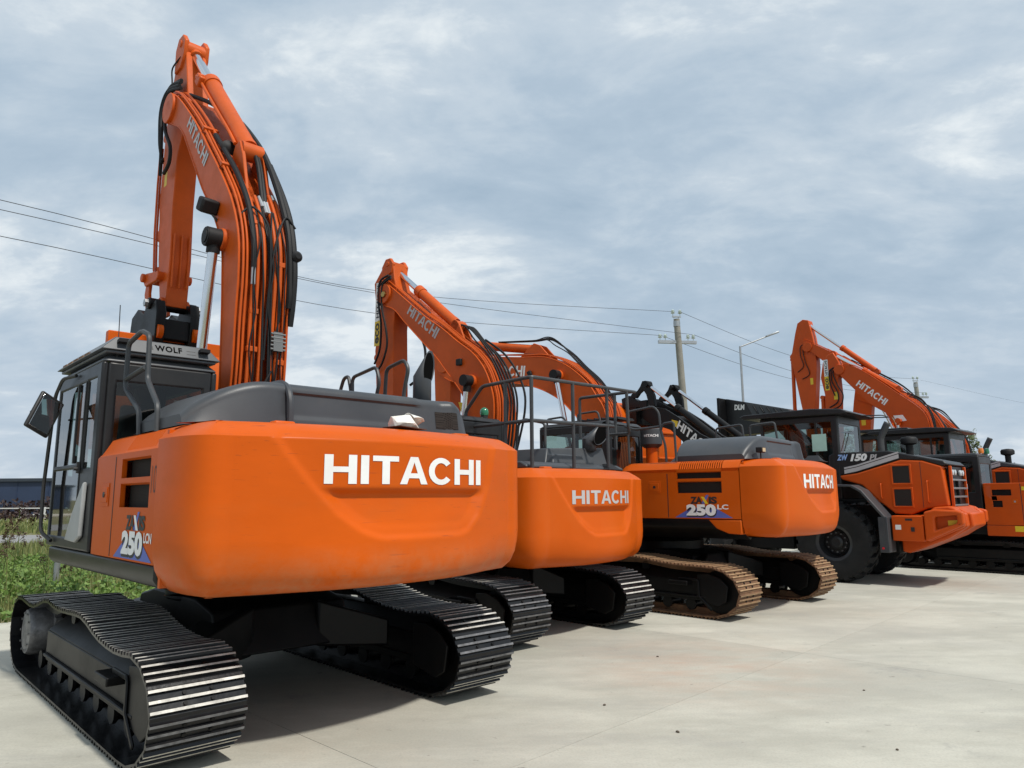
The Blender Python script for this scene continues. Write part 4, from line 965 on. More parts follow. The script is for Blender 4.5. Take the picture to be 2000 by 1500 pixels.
o_ = B(); o_.tube(catmull([(1.72, .10, 7.02), (1.5, .085, 6.76), (1.1, .08, 6.33), (.75, .07, 5.95), (.55, .07, 5.72)], 5), .02, 8); o_.build('pipe', orange_boom, bm1, 0)
# arm
armp = [(2.46, 7.88), (2.60, 7.84), (2.66, 7.62), (2.80, 7.2), (2.90, 6.70), (2.95, 5.75), (2.82, 4.9), (2.64, 4.22), (2.42, 4.18), (2.36, 4.8), (2.40, 5.54), (2.36, 6.2), (2.18, 6.55), (2.06, 6.80), (2.16, 7.2), (2.28, 7.7)]
ab = B(); ab.prism(armp, -.155, .115)
for y in (.115, -.155): ab.prism([(2.40, 7.50), (2.28, 7.66), (2.26, 7.86), (2.36, 7.98), (2.52, 7.98), (2.62, 7.84), (2.62, 7.5)], y - .03, y + .03)
ab.cyl((2.42, -.20, 7.86), (2.42, .16, 7.86), .05, 14); ab.cyl((2.28, -.33, 6.80), (2.28, .30, 6.80), .10, 18); ab.cyl((2.52, -.2, 4.22), (2.52, .16, 4.22), .09, 16)
for y in (-.115, -.02, .075): ab.box(2.335, 2.372, y - .012, y + .012, 4.42, 5.15)
arm1 = ab.build('arm', orange_boom, ex1, R1, bevel=.012)
st_ = B(); st_.add([(2.80, .1165, 6.20), (2.70, .1165, 6.20), (2.70, .1165, 5.92), (2.80, .1165, 5.92)], [(0, 1, 2, 3)]); st_.build('warning_label', yellow, arm1, 0, smooth=0)
for l, s in ((.085, 2.98), (.05, 3.0)): 
    o_ = B(); o_.tube([(s - .02, l + .06, 6.55), (s, l + .06, 6.0), (s - .02, l + .06, 5.3), (s - .1, l + .06, 4.75)], .014, 8); o_.build('pipe', orange_boom, arm1, 0)
hyd(ex1, R1, 'bucket_cylinder', (3.02, -.02, 6.75), (3.12, -.02, 4.72), .72, .075, .05, orange_boom)
lk = B()
for y in (.15, -.19):
    lk.prism([(2.55, 4.56), (2.62, 4.68), (3.10, 4.76), (3.22, 4.68), (3.12, 4.58)], y - .025, y + .025)
    lk.prism([(3.06, 4.72), (3.20, 4.76), (3.28, 4.5), (3.16, 4.20), (3.02, 4.20), (3.10, 4.5)], y * .7 - .02, y * .7 + .02)
lk.cyl((3.14, -.26, 4.70), (3.14, .22, 4.70), .06, 14); lk.cyl((2.58, -.24, 4.61), (2.58, .20, 4.61), .06, 14)
lk.build('bucket_link', orange_boom, ex1, R1, bevel=.01)
for P in ([(2.06, .19, 7.16), (2.40, .20, 7.25), (2.62, .21, 7.15), (2.70, .22, 6.85), (2.66, .22, 6.5), (2.56, .20, 6.22)],
          [(2.02, .20, 7.05), (2.42, .23, 7.14), (2.56, .25, 6.88), (2.52, .25, 6.60), (2.58, .22, 6.30), (2.66, .19, 6.05)],
          [(2.08, .18, 7.2), (2.36, .19, 7.22), (2.50, .22, 6.9), (2.36, .25, 6.56), (2.16, .24, 6.27), (2.22, .22, 6.08), (2.50, .19, 6.03)],
          [(2.05, .21, 7.1), (2.48, .22, 7.20), (2.66, .235, 7.0), (2.64, .235, 6.62), (2.58, .20, 6.2)]):
    hose(arm1, [(a + .10, b_, c) for a, b_, c in P], .024)
hose(arm1, [(2.40, .14, 7.66), (2.62, .17, 7.58), (2.60, .17, 7.38), (2.5, .19, 7.2)], .011)
# quick coupler with orange hooks, and the bucket curled under it behind the cab
cp = B()
for y in (.21, -.21): cp.prism([(2.38, 4.18), (2.30, 4.22), (2.22, 4.05), (2.24, 3.75), (2.36, 3.52), (3.1, 3.50), (3.30, 3.85), (3.24, 4.14), (3.0, 4.22), (2.75, 4.10), (2.62, 4.26)], y - .06, y + .06)
cp.box(2.27, 2.95, -.20, .20, 3.72, 3.98); cp.cyl((2.5, -.3, 4.2), (2.5, .3, 4.2), .075, 16); cp.box(2.36, 2.9, -.2, .2, 3.5, 3.7)
co_ = cp.build('quick_coupler', black, ex1, R1, bevel=.012)
for y in (.215, -.215): o_ = B(); o_.lathe([(.03, -.035), (.085, -.03), (.085, .03), (.03, .035)], (2.25, y, 3.80), 'y', 18); o_.build('locking_hook', orange, co_, 0)
for y in (.245, -.245): o_ = B(); o_.cyl((2.5, y, 4.2), (2.5, y * 1.4, 4.2), .05, 6); o_.build('pin_nut', steel, co_, 0)
bk = B(); bp_ = [(2.40, 3.60), (2.30, 3.25), (2.35, 2.80), (2.65, 2.45), (3.1, 2.35), (3.6, 2.45)]
bo = offs2(smooth2(bp_, 4), .05); bk.prism(smooth2(bp_, 4) + list(reversed(bo)), -.62, .74)
for y in (-.62, .70): bk.prism([(2.40, 3.60), (2.30, 3.25), (2.35, 2.80), (2.65, 2.45), (3.1, 2.35), (3.6, 2.45), (3.55, 2.9), (3.3, 3.5)], y, y + .04)
for y in (-.17, .13): bk.prism([(2.32, 3.3), (2.36, 3.62), (2.75, 3.75), (3.2, 3.70), (3.2, 3.5), (2.6, 3.4)], y, y + .04)
bk.box(2.40, 2.52, -.625, .745, 3.56, 3.765)
for k in range(5): y = -.54 + k * .27; bk.hexa([(3.55, y - .05, 2.42), (3.8, y - .03, 2.47), (3.8, y + .03, 2.47), (3.55, y + .05, 2.42), (3.55, y - .05, 2.5), (3.8, y - .03, 2.5), (3.8, y + .03, 2.5), (3.55, y + .05, 2.5)])
bk.build('bucket', orange, ex1, R1, bevel=.012)

# white bag lying on the counterweight
def crumple(name, c, sx, sy, sz, m, seed):
    bm = bmesh.new(); bmesh.ops.create_icosphere(bm, subdivisions=5 if sx > .1 else 2, radius=1.0); rr = random.Random(seed)
    dirs = [Vector((rr.gauss(0, 1), rr.gauss(0, 1), rr.gauss(0, 1))).normalized() for _ in range(60)]
    for v in bm.verts:
        d = v.co.normalized(); f = 1.0
        for k_, e in enumerate(dirs): f = min(f, (.70 + .30 * ((k_ * 37) % 11) / 11) / max(.05, d.dot(e)) if d.dot(e) > .5 else f)
        v.co = Vector((d.x * sx, d.y * sy, max(-.45, d.z) * sz)) * f
    me = bpy.data.meshes.new(name); bm.to_mesh(me); bm.free(); me.materials.append(m)
    return me
bag = bpy.data.objects.new('plastic_bag', crumple('plastic_bag', None, .13, .155, .085, whitebag, 5)); COL.objects.link(bag)
a = radians(90 + 43.8); Lw = lambda s, l, z: (-2.708 + s * cos(a) - l * sin(a), 7.3 + s * sin(a) + l * cos(a), z)
bag.location = Lw(-2.40, -.235, 2.302); bag.rotation_euler[2] = a + .15
tag(bag, 'crumpled white plastic bag lying on top of the nearest excavator\'s orange tail', 'bag')
fl = B(); fl.grid(lambda u, v: (-.10 + .15 * u + .012 * sin(7 * v), -.03 - .12 * v, .045 + .045 * sin(3 * u + 2 * v) - .06 * v * (1 - u)), 8, 8); fo = fl.build('bag_flap', whitebag, bag, 0, smooth=20)
md = fo.modifiers.new('t', 'SOLIDIFY'); md.thickness = .003
cd = B(); cd.add([(-.19, .20, -.043), (-.10, -.17, -.043), (.09, -.16, -.04), (.05, .17, -.04)], [(0, 1, 2, 3)]); o_ = cd.build('brown_sheet_under_bag', bagdark, bag, 0, smooth=0); md = o_.modifiers.new('t', 'SOLIDIFY'); md.thickness = .006  # thin dark brown sheet under the bag

# ---- excavator 2 : smaller, with guard rails on its tail
TH2 = 43.2; HD2 = 48.7; R2 = radians(HD2 - TH2)
ex2 = empty('excavator', (-.676, 10.79), TH2, 'second orange excavator with a grey-lettered tail, guard rails and a green cab beacon', 'excavator', GROUP_EX)
undercarriage(ex2, 0, 1.30, .60, 49, [shoeblack, ribdim, ribworn], black, ks=1.01, kz=1.0, sag=.5)
upper_frame(ex2, R2, 1.24, 1.80, .6, .95, 1.14)
cw2, _ = cw_builder(ex2, R2, 1.30, 1.75, 2.50, .88, 2.06, orange, silver, 1.25, .165, 1.625, cy=.03, ly=.0, k=.20, corner=.34)
left_panel(ex2, R2, 1.28, 1.75, -.9, 1.14, 2.06, orange, None, vents=((-1.60, -1.12),), split=-1.0)
rb = B(); rb.box(-1.7, .5, -1.24, -.4, 1.15, 2.03); rb.build('right_body', orange, ex2, R2, bevel=.06, seg=3)
h2 = B(); h2.prism([(-2.0, 2.065), (-2.0, 2.10), (-1.9, 2.15), (-.95, 2.15), (-.95, 2.065)], -1.15, 1.0)
h2.hexa([(-1.72, -1.22, 2.06), (-.9, -1.22, 2.06), (-.9, .30, 2.06), (-1.72, .30, 2.06), (-1.62, -1.20, 2.42), (-.95, -1.20, 2.42), (-.95, .12, 2.36), (-1.62, .12, 2.36)])
h2.hexa([(-1.80, -.55, 2.15), (-1.3, -.55, 2.15), (-1.3, .22, 2.15), (-1.80, .22, 2.15), (-1.74, -.5, 2.28), (-1.3, -.5, 2.28), (-1.3, .15, 2.28), (-1.74, .15, 2.28)])
h2.build('engine_hood', hoodgrey, ex2, R2, bevel=.02)
exhaust_mitre(ex2, R2, -1.62, -.86, 2.36, 2.50, .095, (-.45, -.70, .52), (-1, -.05, .0), .26, .14)
zr = 3.18
for P in ([(-.88, .95, 2.63), (-.92, .95, 2.85), (-1.22, .95, 3.15), (-2.05, .95, zr), (-2.05, -1.45, 3.24)], [(-.88, .95, 2.63), (-2.05, .95, 2.64), (-2.05, -.85, 2.69)],
          [(-1.62, .95, 3.16), (-1.62, .95, 2.06)], [(-2.05, .10, 3.2), (-2.05, .10, 2.06)], [(-2.05, -.70, 3.22), (-2.05, -.70, 2.06)], [(-.88, .95, 2.63), (-.88, .95, 2.06)], [(-2.05, .95, zr), (-2.05, .95, 2.06)],
          [(-2.05, -1.40, 3.24), (-1.15, -1.30, 3.22), (-1.15, -1.30, 2.6)], [(-1.75, -1.36, 3.22), (-1.75, -1.36, 2.4)], [(-2.05, -1.22, 3.22), (-2.05, -1.24, 2.72), (-2.02, -1.32, 2.62), (-1.4, -1.30, 2.62)]):
    rail(ex2, [P], .024, rot=R2, bend_r=.05, name='guard_rail')
for P in ([(-1.48, -.02, 2.1), (-1.48, -.02, 2.72), (-1.1, -.02, 2.80), (-1.0, -.02, 2.74), (-.92, -.02, 2.1)], [(-1.0, .28, 2.1), (-.95, .28, 2.74), (-.6, .28, 2.78), (-.45, .28, 2.1)]): rail(ex2, [P], .02, rot=R2)
wl = B(); wl.hexa([(-2.12, -.98, 2.075), (-1.86, -.98, 2.075), (-1.86, -.62, 2.075), (-2.12, -.62, 2.075), (-2.02, -1.0, 2.10), (-1.88, -1.0, 2.10), (-1.88, -.80, 2.17), (-2.02, -.80, 2.17)]); wl.build('rear_camera', rubber, ex2, R2, bevel=.015)
cab2 = cab_builder(ex2, R2, -1.08, .42, .37, 1.24, 1.16, 2.70, glass_dark, detail=0)
o_ = B(); o_.cyl((-.90, .58, 2.77), (-.90, .58, 2.82), .05, 16); o_.build('beacon_base', decalblack, cab2, 0)
o_ = B(); o_.lathe([(.055, 0), (.062, .04), (.055, .08), (.03, .105), (.004, .112)], (-.90, .58, 2.82), n=20); o_.build('green_beacon', green, cab2, 0, smooth=60)
o_ = B(); o_.lathe([(.055, 0), (.07, .05), (.065, .10), (.03, .13), (.004, .135)], (-.55, .80, 2.77), n=20); o_.build('strobe_lamp', beacon_clear, cab2, 0, smooth=60)
top2 = [(1.95, 5.42), (1.70, 5.30), (.78, 4.60), (.37, 4.33), (.01, 4.06), (-.32, 3.83), (-.56, 3.56), (-.70, 3.25), (-.745, 3.0), (-.72, 2.6), (-.6, 2.0)]
und2 = [(-.05, 1.9), (-.15, 2.5), (-.17, 2.96), (-.12, 3.18), (.06, 3.41), (.27, 3.63), (.49, 3.87), (.78, 4.13), (1.26, 4.56), (1.54, 4.82), (1.85, 4.95), (2.0, 5.08)]
bm2, tp2, un2 = boom_builder(ex2, R2, top2, und2, -.25, .22, orange_boom, bosses=((1.78, 5.14, .17, .03), (-.30, 3.40, .10, .04)))
letters('HITACHI', .20, .86, lambda x, y: (1.20 - x * .80 - y * .55, .2125, 4.70 - x * .62 + y * .70), 'lettering', silver, bm2)
for (l, d, t0, t1, r) in ((.18, .04, .04, 1, .012), (.14, .045, .04, 1, .014), (.08, .05, .2, 1, .014), (-.03, .05, .3, 1, .015), (-.10, .05, .35, 1, .015), (-.18, .05, .4, 1, .014)):
    o_ = B(); o_.tube(along(tp2, l, d, t0, t1), r, 6); o_.build('pipe', orange_boom, bm2, 0)
T2 = lambda t, l, d: (lambda o2: (o2[int(t * (len(o2) - 1))][0], l, o2[int(t * (len(o2) - 1))][1]))(offs2(tp2, -d))
for k_, (l, r) in enumerate(((-.01, .014), (-.08, .013), (-.15, .016), (.05, .012), (-.215, .017))):
    hose(bm2, [T2(.30 + .01 * k_, l * .5 + .02, .10), T2(.37, l * .7, .20), T2(.45, l, .17 - .015 * k_), T2(.54, l, .09), T2(.64, l, .07), T2(.78, l, .07), T2(.95, l * .9, .07)], r)
hose(bm2, [T2(.42, -.25, .14), T2(.55, -.30, .14), T2(.68, -.31, .16), T2(.82, -.28, .15), T2(.97, -.2, .1)], .017)
for P in ([(1.66, .24, 5.44), (1.88, .245, 5.36), (1.90, .245, 5.0), (1.82, .245, 4.6), (1.86, .23, 4.2), (2.02, .21, 3.96)], [(1.60, .23, 5.38), (1.80, .25, 5.28), (1.80, .25, 4.9), (1.68, .25, 4.5), (1.66, .24, 4.22), (1.8, .22, 3.95), (1.98, .2, 3.82)],
          [(1.62, .22, 5.42), (1.86, .235, 5.30), (1.86, .235, 4.95)]): hose(bm2, P, .018)
hose(bm2, [(1.50, -.30, 4.55), (1.38, -.36, 4.2), (1.42, -.34, 3.8), (1.62, -.24, 3.6)], .022)
o_ = B(); o_.obox((-.05, .235, 3.72), (.10, .05, .10), (0, 0, 0)); o_.build('work_lamp', rubber, bm2, 0, bevel=.01)
for l in (.235,): o_ = B(); o_.cyl((-.30, l, 3.40), (-.30, l + .16, 3.40), .085, 16); o_.build('cylinder_pin', rubber, bm2, 0)
o_ = B(); o_.add([(-.02, .2145, 3.12), (-.13, .2145, 3.10), (-.22, .2145, 2.86), (-.11, .2145, 2.88)], [(0, 1, 2, 3)]); o_.build('warning_label', yellow, bm2, 0, smooth=0)
for l in (.30, -.33): hyd(ex2, R2, 'boom_cylinder', (-.05, l, 1.6), (-.30, l, 3.40), .45, .075, .045, orange_boom, endm=rubber)
hyd(ex2, R2, 'arm_cylinder', (.22, -.02, 4.36), (1.78, -.02, 5.62), .60, .085, .048, orange_boom)
o_ = B(); 
for y in (.06, -.10): o_.prism([(-.05, 4.0), (.12, 4.38), (.22, 4.46), (.33, 4.38), (.45, 4.36)], y - .02, y + .02)
o_.build('cylinder_bracket', orange_boom, bm2, 0, bevel=.008)
ab = B(); ab.prism([(1.74, 5.70), (1.88, 5.68), (2.14, 5.40), (2.10, 5.1), (2.02, 4.66), (2.08, 4.2), (2.05, 3.9), (1.98, 2.9), (1.62, 2.9), (1.56, 3.4), (1.60, 4.53), (1.56, 4.9), (1.50, 5.1), (1.60, 5.4), (1.64, 5.7)], -.15, .16)
for y in (.15, -.14): ab.prism([(1.66, 5.50), (1.62, 5.66), (1.70, 5.77), (1.82, 5.77), (1.92, 5.64), (1.90, 5.45)], y - .03, y + .03)
ab.cyl((1.76, -.18, 5.67), (1.76, .19, 5.67), .045, 14); ab.cyl((1.76, -.26, 5.12), (1.76, .25, 5.12), .085, 16)
arm2 = ab.build('arm', orange_boom, ex2, R2, bevel=.012)
o_ = B(); o_.cyl((1.76, .25, 5.12), (1.76, .275, 5.12), .05, 6); o_.build('pin_nut', mat('brass', (.42, .30, .10), .35, .8), arm2, 0)
def armdecal(par, fn_face, s, z0, zA, zB, wd):
    """white band with the maker's word and a yellow eco band under it, lettering turned sideways"""
    o_ = B(); o_.add([fn_face(s, zA), fn_face(s - wd, zA), fn_face(s - wd, zB), fn_face(s, zB)], [(0, 1, 2, 3)]); a_ = o_.build('decal_band', white, par, 0, smooth=0)
    o_ = B(); o_.add([fn_face(s, z0), fn_face(s - wd, z0), fn_face(s - wd, zA - .004), fn_face(s, zA - .004)], [(0, 1, 2, 3)]); o_.build('eco_band', yellow, par, 0, smooth=0)
dface = lambda s, z: (s + (z - 5.0) * -.02, .163, z)
armdecal(arm2, dface, 2.09, 4.28, 4.72, 5.40, .14)
text('HITACHI', .58, .085, lambda x, y: (1.975 - .02 * (4.77 + x - 5) + y, .1645, 4.77 + x), 'decal_text', decalblack, arm2, 0, heavy=.03)
text('eco', .36, .105, lambda x, y: (1.965 - .02 * (4.32 + x - 5) + y, .1645, 4.32 + x), 'decal_text', decalblack, arm2, 0, heavy=.03)
hyd(ex2, R2, 'bucket_cylinder', (2.12, 0, 4.1), (2.10, 0, 2.9), .8, .06, .04, orange_boom)

# ---- excavator 3 : rusty brown tracks, tail swung towards the camera
TH3 = 43.5; HD3 = 50.7; R3 = radians(HD3 - TH3)
ex3 = empty('excavator', (2.65, 12.8), TH3, 'orange excavator standing on rusty brown tracks, third in the row', 'excavator', GROUP_EX)
undercarriage(ex3, 0, 1.575, .60, 51, [rustshoe, rustrib, rustrib], black, ks=.97, rust=True, sag=.6)
upper_frame(ex3, R3, 1.45, 1.99, 1.5, 1.09, 1.38, black)
cw3, surf3 = cw_builder(ex3, R3, 1.45, 1.99, 2.76, 1.12, 2.24, orange, white, 1.36, .205, 1.815, cy=.02, ly=.07, k=.13)
sp3 = left_panel(ex3, R3, 1.45, 1.99, .02, 1.38, 2.24, orange, 'LC', vents=((-1.71, -1.0),), split=-.84)
sk = B(); sk.prism([(-1.48, 1.365), (-1.98, 1.365), (-1.98, 1.16), (-1.78, 1.17), (-1.6, 1.24)], 1.0, 1.452); sk.build('side_skirt', orange, ex3, R3, bevel=.015)
rb = B(); rb.box(-1.9, 1.3, -1.45, -.55, 1.39, 2.22); rb.build('right_body', orange, ex3, R3, bevel=.06, seg=3)
hd3, _ = engine_hood(ex3, R3, -2.12, -.66, 1.20, -1.27, 2.242, 2.625, hoodgrey)
wl = B(); wl.box(-2.20, -2.10, .93, 1.07, 2.34, 2.42); wo = wl.build('corner_lamp', rubber, ex3, R3, bevel=.012)
wl = B(); wl.box(-2.206, -2.199, .945, 1.055, 2.352, 2.408); wl.build('lamp_lens', mat('lamp_lens_amber', (.55, .42, .22), .2), wo, 0); wl = B(); wl.cyl((-2.15, 1.0, 2.24), (-2.15, 1.0, 2.34), .012, 8); wl.build('lamp_stalk', decalblack, wo, 0)
wl = B(); wl.hexa([(-2.55, -1.0, 2.25), (-2.25, -1.0, 2.25), (-2.25, -.55, 2.25), (-2.55, -.55, 2.25), (-2.45, -1.02, 2.28), (-2.28, -1.02, 2.28), (-2.28, -.78, 2.36), (-2.45, -.78, 2.36)]); wl.build('rear_camera', rubber, ex3, R3, bevel=.015)
L_ = 1.33
for P in ([(-.12, L_, 2.24), (-.11, L_, 2.84), (-.13, L_, 3.08), (-.59, L_, 3.13), (-.68, L_, 3.02), (-.70, L_, 2.74), (-.77, L_, 2.5), (-.78, L_, 2.24)], [(-.05, L_, 2.85), (-.23, L_, 2.78), (-.68, L_, 2.80)],
          [(-.70, L_, 2.74), (-.74, L_, 2.84), (-.93, L_, 2.86), (-.95, L_, 2.24)]): rail(ex3, [P], .02, rot=R3, bend_r=.06)
for P in ([(-.5, -1.25, 2.24), (-.5, -1.25, 2.96), (-1.0, -1.25, 3.0), (-1.08, -1.25, 2.24)], [(-1.15, -1.25, 2.24), (-1.15, -1.25, 2.97), (-1.6, -1.25, 3.0), (-1.68, -1.25, 2.24)]): rail(ex3, [P], .02, rot=R3, bend_r=.06)
cab3 = cab_builder(ex3, R3, .20, 1.62, .30, 1.45, 1.39, 2.90, glassrear=glass, detail=0)
o_ = B(); o_.box(.3, 1.2, .40, .95, 3.03, 3.055); 
for k in range(6): o_.box(.32 + k * .15, .34 + k * .15, .40, .95, 3.055, 3.075)
o_.build('roof_hatch', decalblack, cab3, 0)
rail(ex3, [[(.95, 1.2, 2.98), (.97, 1.2, 3.14), (.55, 1.2, 3.16), (.5, 1.2, 2.98)]], .018, rot=R3); rail(ex3, [[(1.55, 1.3, 2.96), (1.56, 1.3, 3.08), (1.2, 1.3, 3.1), (1.1, 1.3, 2.96)]], .018, rot=R3)
pc = B(); pc.lathe([(.10, 2.20), (.10, 2.62)], (-.08, .50, -.09), n=18); pco = pc.build('air_cleaner_stack', orange, ex3, R3)
pc = B(); pc.lathe([(.12, 2.62), (.16, 2.65), (.185, 2.68), (.185, 2.93), (.16, 2.955), (.05, 2.96)], (-.08, .50, -.09), n=28); pc.build('air_cleaner', hoodgrey, pco, 0)
text('HITACHI', .26, .045, lambda x, y: (-.08 + .187 * cos(pi * .66 + (x - .13) / .187), .50 + .187 * sin(pi * .66 + (x - .13) / .187), 2.71 + y), 'lettering', white, pco, 0, heavy=.03)
top3 = [(5.30, 4.86), (4.9, 4.78), (3.82, 4.67), (2.93, 4.55), (2.45, 4.50), (2.15, 4.41), (1.83, 4.25), (1.55, 4.04), (1.32, 3.82), (1.15, 3.57), (1.0, 3.32), (.9, 2.8), (.85, 2.2)]
und3 = [(1.45, 2.1), (1.5, 2.7), (1.60, 3.15), (1.73, 3.31), (1.97, 3.54), (2.29, 3.74), (2.67, 3.90), (3.15, 4.02), (4.0, 4.10), (4.9, 4.24), (5.35, 4.48)]
bm3, tp3, un3 = boom_builder(ex3, R3, top3, und3, -.36, .27, orange_boom, bosses=((5.2, 4.66, .18, .03), (2.02, 4.06, .11, .04)))
letters('HITACHI', .22, 1.05, lambda x, y: (3.92 - x * .99 - y * .12, .262, 4.26 - x * .11 + y * .98), 'lettering', white, bm3)
for (l, d, t0, t1, r) in ((.22, .045, .05, 1, .014), (.17, .05, .05, 1, .016), (.10, .055, .3, 1, .016), (0, .055, .3, 1, .018), (-.10, .055, .35, 1, .018), (-.2, .05, .4, 1, .016)):
    o_ = B(); o_.tube(along(tp3, l, d, t0, t1), r, 6); o_.build('pipe', orange_boom, bm3, 0)
T3 = lambda t, l, d: (lambda o2: (o2[int(t * (len(o2) - 1))][0], l, o2[int(t * (len(o2) - 1))][1]))(offs2(tp3, -d))
for k_, (l, r) in enumerate(((-.02, .012), (-.10, .013), (-.18, .014), (.05, .011))):
    hose(bm3, [T3(.18, l * .4, .36), T3(.26, l * .5, .38), T3(.32, l * .6, .44 - .02 * k_), T3(.38, l, .36 - .03 * k_), T3(.46, l, .20), T3(.54, l, .10), T3(.66, l, .08), T3(.80, l, .07)], r)
hose(bm3, [T3(.10, .20, .03), T3(.2, .20, .05), T3(.3, .20, .05), T3(.42, .20, .05), T3(.55, .2, .05), T3(.7, .2, .05)], .014)
o_ = B(); o_.obox((2.72, .30, 4.18), (.09, .06, .10), (0, .4, 0)); o_.build('work_lamp', rubber, bm3, 0, bevel=.01)
for l in (.285,): o_ = B(); o_.cyl((2.02, l, 4.06), (2.02, l + .17, 4.06), .09, 16); o_.build('cylinder_pin', rubber, bm3, 0)
for l in (.36, -.39): hyd(ex3, R3, 'boom_cylinder', (1.55, l, 1.8), (2.02, l, 4.06), .36, .085, .052, orange_boom, endm=rubber)
hyd(ex3, R3, 'arm_cylinder', (2.75, -.02, 4.72), (5.0, -.02, 5.16), .70, .095, .055, orange_boom)
o_ = B()
for y in (.09, -.13): o_.prism([(2.2, 4.35), (2.6, 4.78), (2.75, 4.84), (2.88, 4.76), (3.2, 4.52)], y - .02, y + .02)
o_.build('cylinder_bracket', orange_boom, bm3, 0, bevel=.008)
ab = B(); ab.prism([(5.0, 5.30), (5.5, 5.26), (5.62, 4.9), (5.58, 4.6), (5.45, 2.2), (5.1, 2.2), (5.05, 4.4), (4.95, 4.9)], -.17, .18); ab.build('arm', orange_boom, ex3, R3, bevel=.012)

# ------------------------------------------------------------------ wheel loaders
def wheel(root, s, l, out, R=.78, wd=.52, rim_r=.34, bolts=12):
    """tyre with block tread; out = +1 when the outer face looks left"""
    zc_ = R - .012
    b = B(); h = wd / 2
    pr = [(rim_r, -h * .86), (rim_r + .03, -h * .94), (R * .72, -h * 1.02), (R * .86, -h), (R * .915, -h * .88), (R * .925, 0), (R * .915, h * .88), (R * .86, h), (R * .72, h * 1.02), (rim_r + .03, h * .94), (rim_r, h * .86)]
    b.lathe(pr, (s, l, zc_), 'y', 48, caps=False)
    n = 22
    def Pp(a, y, r): return (s + r * cos(a), l + y, zc_ + r * sin(a))
    for k in range(n):
        a = 2 * pi * k / n
        for sg, of in ((1, 0), (-1, pi / n)):
            a0 = a + of; w0, w1 = .085, .065
            ys = [(.015, 0), (.6 * h, .13), (1.0 * h, .15)]
            for (yA, sA), (yB, sB) in zip(ys, ys[1:]):
                rA, rB = (R * 1.0, R * .995 if yB < h else R * .93); lo = R * .88
                b.hexa([Pp(a0 + sA - w0, sg * yA, lo), Pp(a0 + sA + w0, sg * yA, lo), Pp(a0 + sB + w1, sg * yB, lo - (.03 if yB >= h else 0)), Pp(a0 + sB - w1, sg * yB, lo - (.03 if yB >= h else 0)),
                        Pp(a0 + sA - w0, sg * yA, rA), Pp(a0 + sA + w0, sg * yA, rA), Pp(a0 + sB + w1, sg * yB, rB), Pp(a0 + sB - w1, sg * yB, rB)])
    o = b.build('wheel', tyre, root, 0, smooth=30)
    r = B(); g = out
    r.lathe([(.08, g * .02), (.20, g * .02), (.22, g * .05), (.27, g * .02), (.30, g * (h * .8)), (rim_r + .015, g * (h * .9)), (rim_r + .02, g * (h * .84)), (rim_r, g * .0)], (s, l, zc_), 'y', 40, caps=False); r.lathe([(.0, g * .018), (.09, g * .02)], (s, l, zc_), 'y', 40, caps=False)
    r.lathe([(.13, g * .02), (.13, g * .09), (.09, g * .12)], (s, l, zc_), 'y', 24)
    ro = r.build('rim', rimm, o, 0)
    for k in range(bolts):
        a = 2 * pi * k / bolts
        q_ = B(); q_.cyl((s + .19 * cos(a), l + g * .045, zc_ + .19 * sin(a)), (s + .19 * cos(a), l + g * .075, zc_ + .19 * sin(a)), .016, 6)
        q_.build('wheel_nut', ribdim, o, 0, smooth=0)
    return o
barm = mat('grille_bar_grey', (0.20, 0.205, 0.21), 0.4, metal=0.3)
rimm = mat('dark_rim_paint', (0.020, 0.020, 0.021), 0.35, var=0.15)
